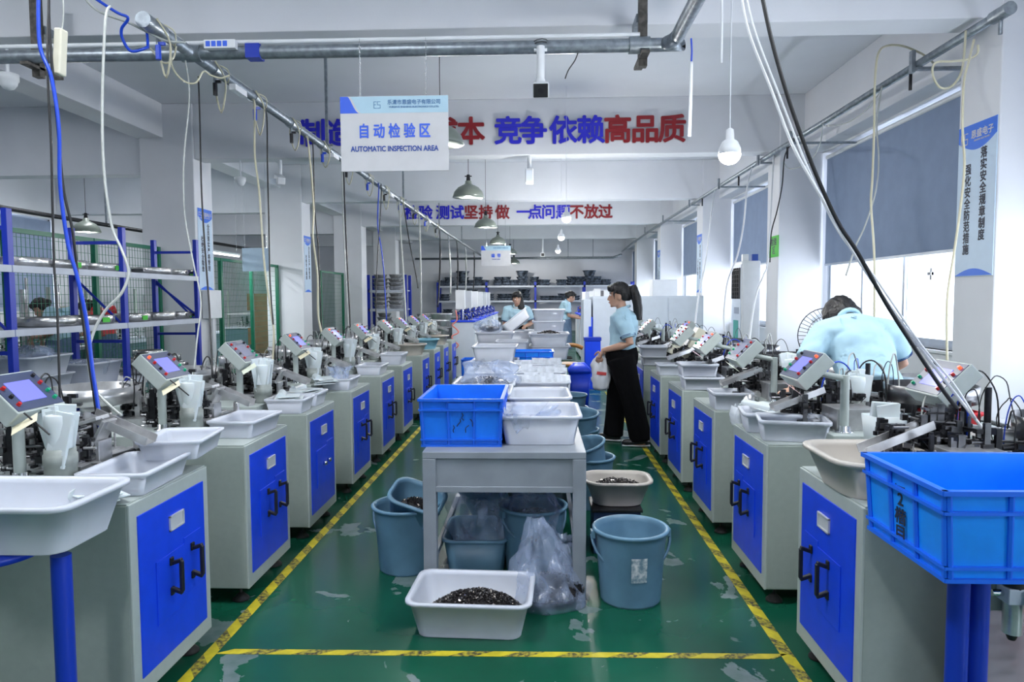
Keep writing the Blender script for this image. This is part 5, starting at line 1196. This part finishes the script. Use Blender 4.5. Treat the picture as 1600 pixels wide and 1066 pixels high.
cord('air_hose', 'white hose hanging beside the air conditioner', 'hose', [(1200, 400), (1193, 430), (1183, 455), (1176, 490), (1171, 530), (1168, 545)], 9.3, 7.5, .011, WHITE, gh)
cord('air_hose', 'white hose rising from the sixth machine past the second poster', 'hose', [(1112, 330), (1104, 400), (1094, 450), (1088, 490), (1086, 515)], 10, 8, .010, WHITE, gh)
cord('air_hose', 'clear hose coil at the near end of the long air pipe', 'hose', [(229, 45), (231, 70), (228, 75), (205, 80), (192, 62), (190, 45), (200, 28), (180, 18), (130, -15)], 4.5, 4.2, .009, HOSEB, gh)
cord('air_hose', 'yellowish hose tangle where the pipes cross', 'hose', [(235, 75), (255, 98), (270, 92), (275, 70), (270, 55), (268, 100), (285, 125), (305, 130), (318, 112), (330, 118), (345, 122), (358, 118)], 4.7, 4.9, .006, HOSEC, gh)
cord('hanging_cable', 'grey cable looped over the near end of the long air pipe', 'cord', [(120, -20), (150, 15), (200, 35), (230, 50), (260, 64), (290, 66)], 4.3, 4.6, .008, HOSEW, gc)
r = empty('junction_module', at(345, 70, y=4.93), 0, 'pale power module with blue sockets resting on the thick pipe', 'socket strip'); MB().box(-.11, .11, -.025, .025, -.03, .03).build('module_body', WHITE, r, .004)
for k in range(4): MB().box(-.095 + k * .04, -.065 + k * .04, -.028, -.025, -.018, .018).build('socket_insert', SIGNB, r)

# ================================================================ people
def ringpts(c, u, v, a, b, n=16): return [c + u * math.cos(2 * math.pi * k / n) * a + v * math.sin(2 * math.pi * k / n) * b for k in range(n)]
def person(label, loc, rz, J, hair='pony', bottom='trousers', vox=.009, shirt=None, pants=None, extra=None, scale=1.0):
    V = Vector; r = empty('person', loc, rz, label, 'person', None); r.scale = (scale,) * 3
    D_ = dict(pel=(0, 0, .86), wst=(0, 0, 1.0), chs=(.0, 0, 1.18), nk=(.0, 0, 1.33), head=(.03, 0, 1.36), hp=0.0, hy=0.0,
              shL=(-.01, .165, 1.27), elL=(-.03, .21, 1.0), wrL=(.10, .19, .80), shR=(-.01, -.165, 1.27), elR=(-.03, -.21, 1.0), wrR=(.10, -.19, .80),
              hipL=(0, .085, .84), knL=(.01, .095, .46), anL=(-.02, .10, .08), hipR=(0, -.085, .84), knR=(.01, -.095, .46), anR=(-.02, -.10, .08), hdL=(0, 0, -1), hdR=(0, 0, -1), curl=.5)
    D_.update(J); g = {k: (V(v) if isinstance(v, tuple) else v) for k, v in D_.items()}
    b = MB(); fw = V((1, 0, 0))
    b.tube([g['pel'] - V((0, 0, .06)), g['pel'], g['wst'], g['chs'], lerp(g['chs'], g['nk'], .6), lerp(g['chs'], g['nk'], .85), g['nk'] + V((0, 0, .0))], [.12, .155, .125, .145, .14, .10, .05], 20, 0, .68, (1, 0, 0))
    Rh = Matrix.Rotation(g['hy'], 3, 'Z') @ Matrix.Rotation(g['hp'], 3, 'Y')
    hc = g['head']
    def hp(x, y, z): return hc + Rh @ V((x, y, z))
    b.tube([g['nk'] - V((0, 0, .05)), hp(-.02, 0, .03), hp(-.02, 0, .08)], [.052, .048, .045], 14)
    hr = [(0, .066, .02, .026), (.012, .078, .0, .038), (.04, .082, -.055, .052), (.075, .083, -.085, .063), (.11, .082, -.098, .070), (.15, .080, -.100, .072), (.185, .060, -.085, .062), (.21, .025, -.05, .038), (.217, .0, -.03, .015)]
    rings = []
    for z, f, bk_, hw in hr: rings.append([hp((f + bk_) / 2 + math.cos(2 * math.pi * k / 20) * (f - bk_) / 2, math.sin(2 * math.pi * k / 20) * hw, z) for k in range(20)])
    b.loft(rings)
    b.tube([hp(.078, 0, .115), hp(.094, 0, .085), hp(.098, 0, .072), hp(.082, 0, .064)], [.008, .011, .013, .010], 8)
    b.ball(hp(.080, 0, .040), (.012, .020, .010), 8); b.ball(hp(.066, 0, .006), (.016, .016, .012), 8)
    for sy in (-1, 1): b.ball(hp(-.008, sy * .074, .09), (.020, .010, .032), 10)
    for q in 'LR':
        sy = 1 if q == 'L' else -1
        sh, el, wr_ = g['sh' + q], g['el' + q], g['wr' + q]
        b.tube([lerp(g['chs'], sh, .55) + V((0, 0, .06)), sh, lerp(sh, el, .3), el, lerp(el, wr_, .3), lerp(el, wr_, .9), wr_], [.05, .056, .047, .036, .038, .026, .023], 14)
        hd = g['hd' + q].normalized(); side = V((0, sy, 0)); side = (side - hd * side.dot(hd)).normalized(); nn = hd.cross(side)
        if nn.x * 1 < 0: nn = -nn
        pc = wr_ + hd * .045; b.tube([wr_ - hd * .01, wr_ + hd * .03, wr_ + hd * .075], [.022, .037, .036], 12, 0, .42, nn)
        cu = g['curl']; pal = -nn if nn.dot(V((0, -sy, 0))) < 0 else nn
        pal = (V((0, -sy, 0)) - hd * V((0, -sy, 0)).dot(hd)).normalized() if abs(hd.y) < .9 else -nn
        wd = hd.cross(pal).normalized()
        if wd.x < 0: wd = -wd
        for k, (o, L) in enumerate(((.028, .068), (.010, .076), (-.010, .070), (-.028, .055))):
            p0 = wr_ + hd * .068 + wd * o; d1 = (hd * math.cos(cu * .5) + pal * math.sin(cu * .5)); d2 = (hd * math.cos(cu * 1.4) + pal * math.sin(cu * 1.4)); d3 = (hd * math.cos(cu * 2.1) + pal * math.sin(cu * 2.1))
            a1 = p0 + d1 * L * .45; a2 = a1 + d2 * L * .32; b.tube([p0, a1, a2, a2 + d3 * L * .25], [.0095, .009, .008, .0065], 8)
        t0 = wr_ + hd * .02 + wd * .025; b.tube([t0, t0 + wd * .025 + hd * .025 + pal * .01, t0 + wd * .032 + hd * .055 + pal * .02], [.012, .010, .008], 8)
        hi, kn, an = g['hip' + q], g['kn' + q], g['an' + q]
        b.tube([hi + V((0, 0, .04)), lerp(hi, kn, .3), kn, lerp(kn, an, .3), an, an - V((0, 0, .045))], [.088, .078, .052, .052, .036, .034], 14)
        fd = V((1, sy * .15, 0)).normalized(); b.tube([an + V((-.04 * fd.x, 0, -.045)), an + fd * .06 + V((0, 0, -.05)), an + fd * .15 + V((0, 0, -.06))], [.033, .036, .020], 10, 0, .8)
        so = MB().tube([an + V((0, 0, -.035)) - fd * .075, an - fd * .03 + V((0, 0, -.035)), an + fd * .07 + V((0, 0, -.035)), an + fd * .16 + V((0, 0, -.045)), an + fd * .185 + V((0, 0, -.05))], [.030, .040, .044, .036, .015], 12, 0, .8, (0, 0, 1))
        z0 = an.z - .08
        so.tube([an + V((0, 0, -.068)) - fd * .08, an + V((0, 0, -.068)) + fd * .05, an + V((0, 0, -.068)) + fd * .18], [.034, .044, .030], 12, 1, .26, (0, 0, 1)); so.build('shoe', [BLACK, WHITE], r)
    bake(b.build('body', SKIN, r), vox * .8, 2)
    for sy in (-1, 1):
        MB().ball(hp(.0745, sy * .030, .113), (.009, .013, .0065), 10).ball(hp(.0805, sy * .030, .113), (.004, .006, .0055), 8, 1).build('eye', [WHITE, BLACK], r)
        MB().tube([hp(.084, sy * .016, .132), hp(.083, sy * .03, .138), hp(.073, sy * .046, .133)], .0032, 6).build('eyebrow', HAIR, r)
    MB().tube([hp(.083, -.02, .041), hp(.0915, 0, .043), hp(.083, .02, .041)], [.002, .0055, .002], 8).build('mouth', mat('lips', (.35, .10, .09), .5), r)
    # hair
    h = MB()
    h.loft([[hp(xc + math.cos(2 * math.pi * k / 20) * ax, math.sin(2 * math.pi * k / 20) * ay, z) for k in range(20)] for (z, xc, ax, ay) in ((.055, -.062, .045, .060), (.09, -.05, .066, .078), (.13, -.034, .086, .086), (.17, -.015, .10, .087), (.205, -.012, .086, .072), (.232, -.015, .05, .042), (.238, -.015, .02, .02))])
    h.tube([hp(.055, .062, .18), hp(.082, .03, .185), hp(.086, 0, .188), hp(.082, -.03, .185), hp(.055, -.062, .18)], [.016, .020, .022, .020, .016], 8)
    for k in range(9):
        a = -.9 + 1.8 * k / 8; h.tube([hp(.070 * math.cos(a * .6), .066 * math.sin(a), .20), hp(.092 * math.cos(a * .75), .072 * math.sin(a), .175), hp(.090 * math.cos(a * .8), .072 * math.sin(a), .150 - .010 * abs(a))], [.015, .013, .006], 6)
    for sy in (-1, 1): h.tube([hp(.03, sy * .076, .17), hp(.045, sy * .077, .12), hp(.04, sy * .075, .07)], [.014, .010, .004], 6)
    if hair == 'pony':
        base = hp(-.10, 0, .165); dn = extra.get('pony', (-.16, 0, -.30)) if extra else (-.16, 0, -.30)
        tip = V(dn); P = [base, base + V((tip.x * .35, tip.y * .3, .02)), base + V((tip.x * .7, tip.y * .7, tip.z * .25)), base + V((tip.x * .9, tip.y, tip.z * .6)), base + tip]
        for k in range(7):
            o = V((.012 * math.cos(k * 2.4), .022 * math.sin(k * 2.4), 0)); h.tube([P[0]] + [p_ + o * (1 + j * .35) for j, p_ in enumerate(P[1:])], [.022, .034, .032, .026, .007], 8)
    elif hair == 'bun': h.ball(hp(-.115, 0, .13), .045, 12)
    elif hair == 'fallen':
        for k in range(14):
            a = -1.5 + 3.0 * k / 13; h.tube([hp(-.06 * math.cos(a), .078 * math.sin(a), .17), hp(-.09 * math.cos(a), .094 * math.sin(a), .09), hp(-.085 * math.cos(a) + .02, .10 * math.sin(a), .02 + .03 * abs(a))], [.026, .024, .010], 8)
    ho = bake(h.build('hair', HAIR, r), .008, 1)
    if hair == 'pony': MB().cyl(hp(-.095, 0, .165), hp(-.12, 0, .172), .027, n=12).build('hair_tie', DARK, r)
    # clothing
    for vt in ho.data.vertices:
        c = vt.co; vt.co = c + vt.normal * (noise.noise(V((c.x * 55, c.y * 55, c.z * 7))) * .007)
    s_ = MB(); sm = shirt or SHIRT
    s_.tube([g['pel'] + V((0, 0, .06)), lerp(g['pel'], g['wst'], .6), g['wst'], g['chs'], lerp(g['chs'], g['nk'], .6), lerp(g['chs'], g['nk'], .86), g['nk'] + V((0, 0, -.005))], [.175, .170, .166, .182, .178, .128, .068], 24, 0, .74, (1, 0, 0))
    for q in 'LR':
        sh, el = g['sh' + q], g['el' + q]; e = lerp(sh, el, .78)
        s_.tube([lerp(g['chs'], sh, .5) + V((0, 0, .05)), sh + V((0, 0, .0)), lerp(sh, el, .35), e], [.088, .084, .077, .071], 16)
    so = bake(s_.build('shirt', sm, r), vox, 3)
    for vt in so.data.vertices:
        c = vt.co; a = noise.noise(V((c.x * 5, c.y * 5, c.z * 9))) * .016 + noise.noise(V((c.x * 13 + c.z * 7, c.y * 13, c.z * 12))) * .010; vt.co = c + vt.normal * a
    for q in 'LR':
        sh, el = g['sh' + q], g['el' + q]; d = (el - sh)
        for f in (.745, .70): MB().cyl(sh + d * (f - .008), sh + d * (f + .008), .0755, .0745, 20).build('sleeve_stripe', SHIRTD, r)
    cn = g['nk'] + V((0, 0, .0)); MB().tube([cn + Rh @ V((math.cos(a) * .058 - .005, math.sin(a) * .06, .012 - math.cos(a) * .018)) for a in [2 * math.pi * k / 18 + .0 for k in range(19)]], .014, 8).build('collar', sm, r)
    p2 = MB(); pm = pants or PANTS
    if bottom == 'trousers':
        p2.tube([g['wst'] - (g['wst'] - g['pel']) * .35, g['pel'], lerp(g['hipL'], g['hipR'], .5) - V((0, 0, .07))], [.165, .182, .170], 24, 0, .86, (1, 0, 0))
        for q in 'LR':
            hi, kn, an = g['hip' + q], g['kn' + q], g['an' + q]
            p2.tube([hi + V((0, 0, .0)), lerp(hi, kn, .4), kn, lerp(kn, an, .5), an + V((0, 0, -.02))], [.135, .125, .102, .100, .104], 18)
    else:
        p2.tube([g['wst'] - (g['wst'] - g['pel']) * .35, g['pel'], g['pel'] - V((0, 0, .3)), g['pel'] - V((0, 0, .62))], [.15, .178, .185, .20], 24, 0, .85, (1, 0, 0))
    po = bake(p2.build(bottom, pm, r), vox * 1.2, 3)
    for vt in po.data.vertices:
        c = vt.co; vt.co = c + vt.normal * (noise.noise(V((c.x * 9, c.y * 9, c.z * 3))) * .010)
    return r
A = person('woman with long ponytail, light blue shirt and wide black trousers standing in the aisle', (.80, 6.8, 0), math.radians(168),
    dict(nk=(-.01, 0, 1.30), head=(.03, 0, 1.325), chs=(-.02, 0, 1.15), wst=(0, 0, .98), shL=(-.02, .165, 1.23), elL=(-.10, .22, .985), wrL=(.17, .13, .91), hdL=(.35, 0, -1),
         shR=(.0, -.165, 1.23), elR=(-.02, -.22, .98), wrR=(.20, -.08, .86), hdR=(.1, 0, -1), knL=(-.10, .10, .46), anL=(-.20, .115, .08), knR=(.05, -.09, .46), anR=(.09, -.09, .08), curl=.5, hp=.03, hy=.12), 'pony', vox=.009, extra=dict(pony=(-.10, .02, -.30)))
B = person('woman with fallen dark hair bending over the machines at the tall window', (1.80, 3.88, 0), H_,
    dict(pel=(-.02, 0, .84), wst=(.03, 0, .98), chs=(.14, 0, 1.14), nk=(.27, 0, 1.27), head=(.31, -.01, 1.225), hp=.95, hy=.0, shL=(.18, .185, 1.205), elL=(.10, .31, 1.02), wrL=(.0, .42, .90), hdL=(-.3, .8, -.4),
         shR=(.18, -.185, 1.19), elR=(.20, -.27, 1.03), wrR=(.36, -.16, .95), hdR=(1, .5, -.2), curl=.7), 'fallen', vox=.009)
MB().cyl(Vector((.015, .395, .915)), Vector((.005, .41, .905)), .027, n=16).build('wristwatch', DARK, B)
C_ = person('woman with a side ponytail sorting parts behind the far end of the grey tables', (-.36, 12.0, 0), -H_,
    dict(nk=(.05, 0, 1.26), head=(.09, 0, 1.285), chs=(.03, 0, 1.12), shL=(.04, .165, 1.20), shR=(.04, -.165, 1.20), elL=(.05, .24, .97), wrL=(.26, .12, .93), elR=(.04, -.22, .95), wrR=(.24, -.16, .90), hdL=(1, 0, -.3), hdR=(1, 0, -.4), hp=.12), 'pony', vox=.012, extra=dict(pony=(.10, .07, -.34)))
Dp = person('woman in light blue shirt and long denim apron working at the far machines', (.60, 16.0, 0), 0,
    dict(nk=(.06, 0, 1.31), head=(.10, 0, 1.325), hp=.35, shL=(.04, .165, 1.25), shR=(.04, -.165, 1.25), elL=(.10, .2, 1.0), wrL=(.34, .12, .97), elR=(.08, -.2, 1.0), wrR=(.32, -.12, .94), hdL=(1, 0, -.2), hdR=(1, 0, -.2)), 'bun', 'apron_skirt', vox=.013, pants=JEAN)
Ep = person('person with dark hair seen through the mesh fence, bowed over a workstation', (-6.0, 8.6, 0), math.pi, dict(nk=(.12, 0, 1.22), head=(.18, 0, 1.22), hp=.5, chs=(.06, 0, 1.1), wrL=(.3, .1, .95), wrR=(.3, -.1, .95)), 'bun', vox=.014, pants=JEAN)
Fp = person('person in a red top seen through the mesh fence', (-6.0, 9.5, 0), math.pi, dict(nk=(.12, 0, 1.20), head=(.18, 0, 1.20), hp=.5, chs=(.06, 0, 1.08), wrL=(.3, .1, .93), wrR=(.3, -.1, .93)), 'bun', vox=.014, shirt=REDP, pants=JEAN)
hb = bag('white shopping bag with red print held by the standing woman', (.60, 6.78, .52), [(.04, .0), (.075, .02), (.09, .12), (.08, .24), (.03, .34), (.02, .37)], 97, m=mat('white carrier bag', (.68, .70, .74), .5), fold=.35, sy=.7)
MB().cbox((-.0, -.066, .17), (.09, .003, .03), (0, .12, 0)).build('red_print', mat('red print', (.6, .06, .06), .6), hb)
bpy.context.view_layer.update()
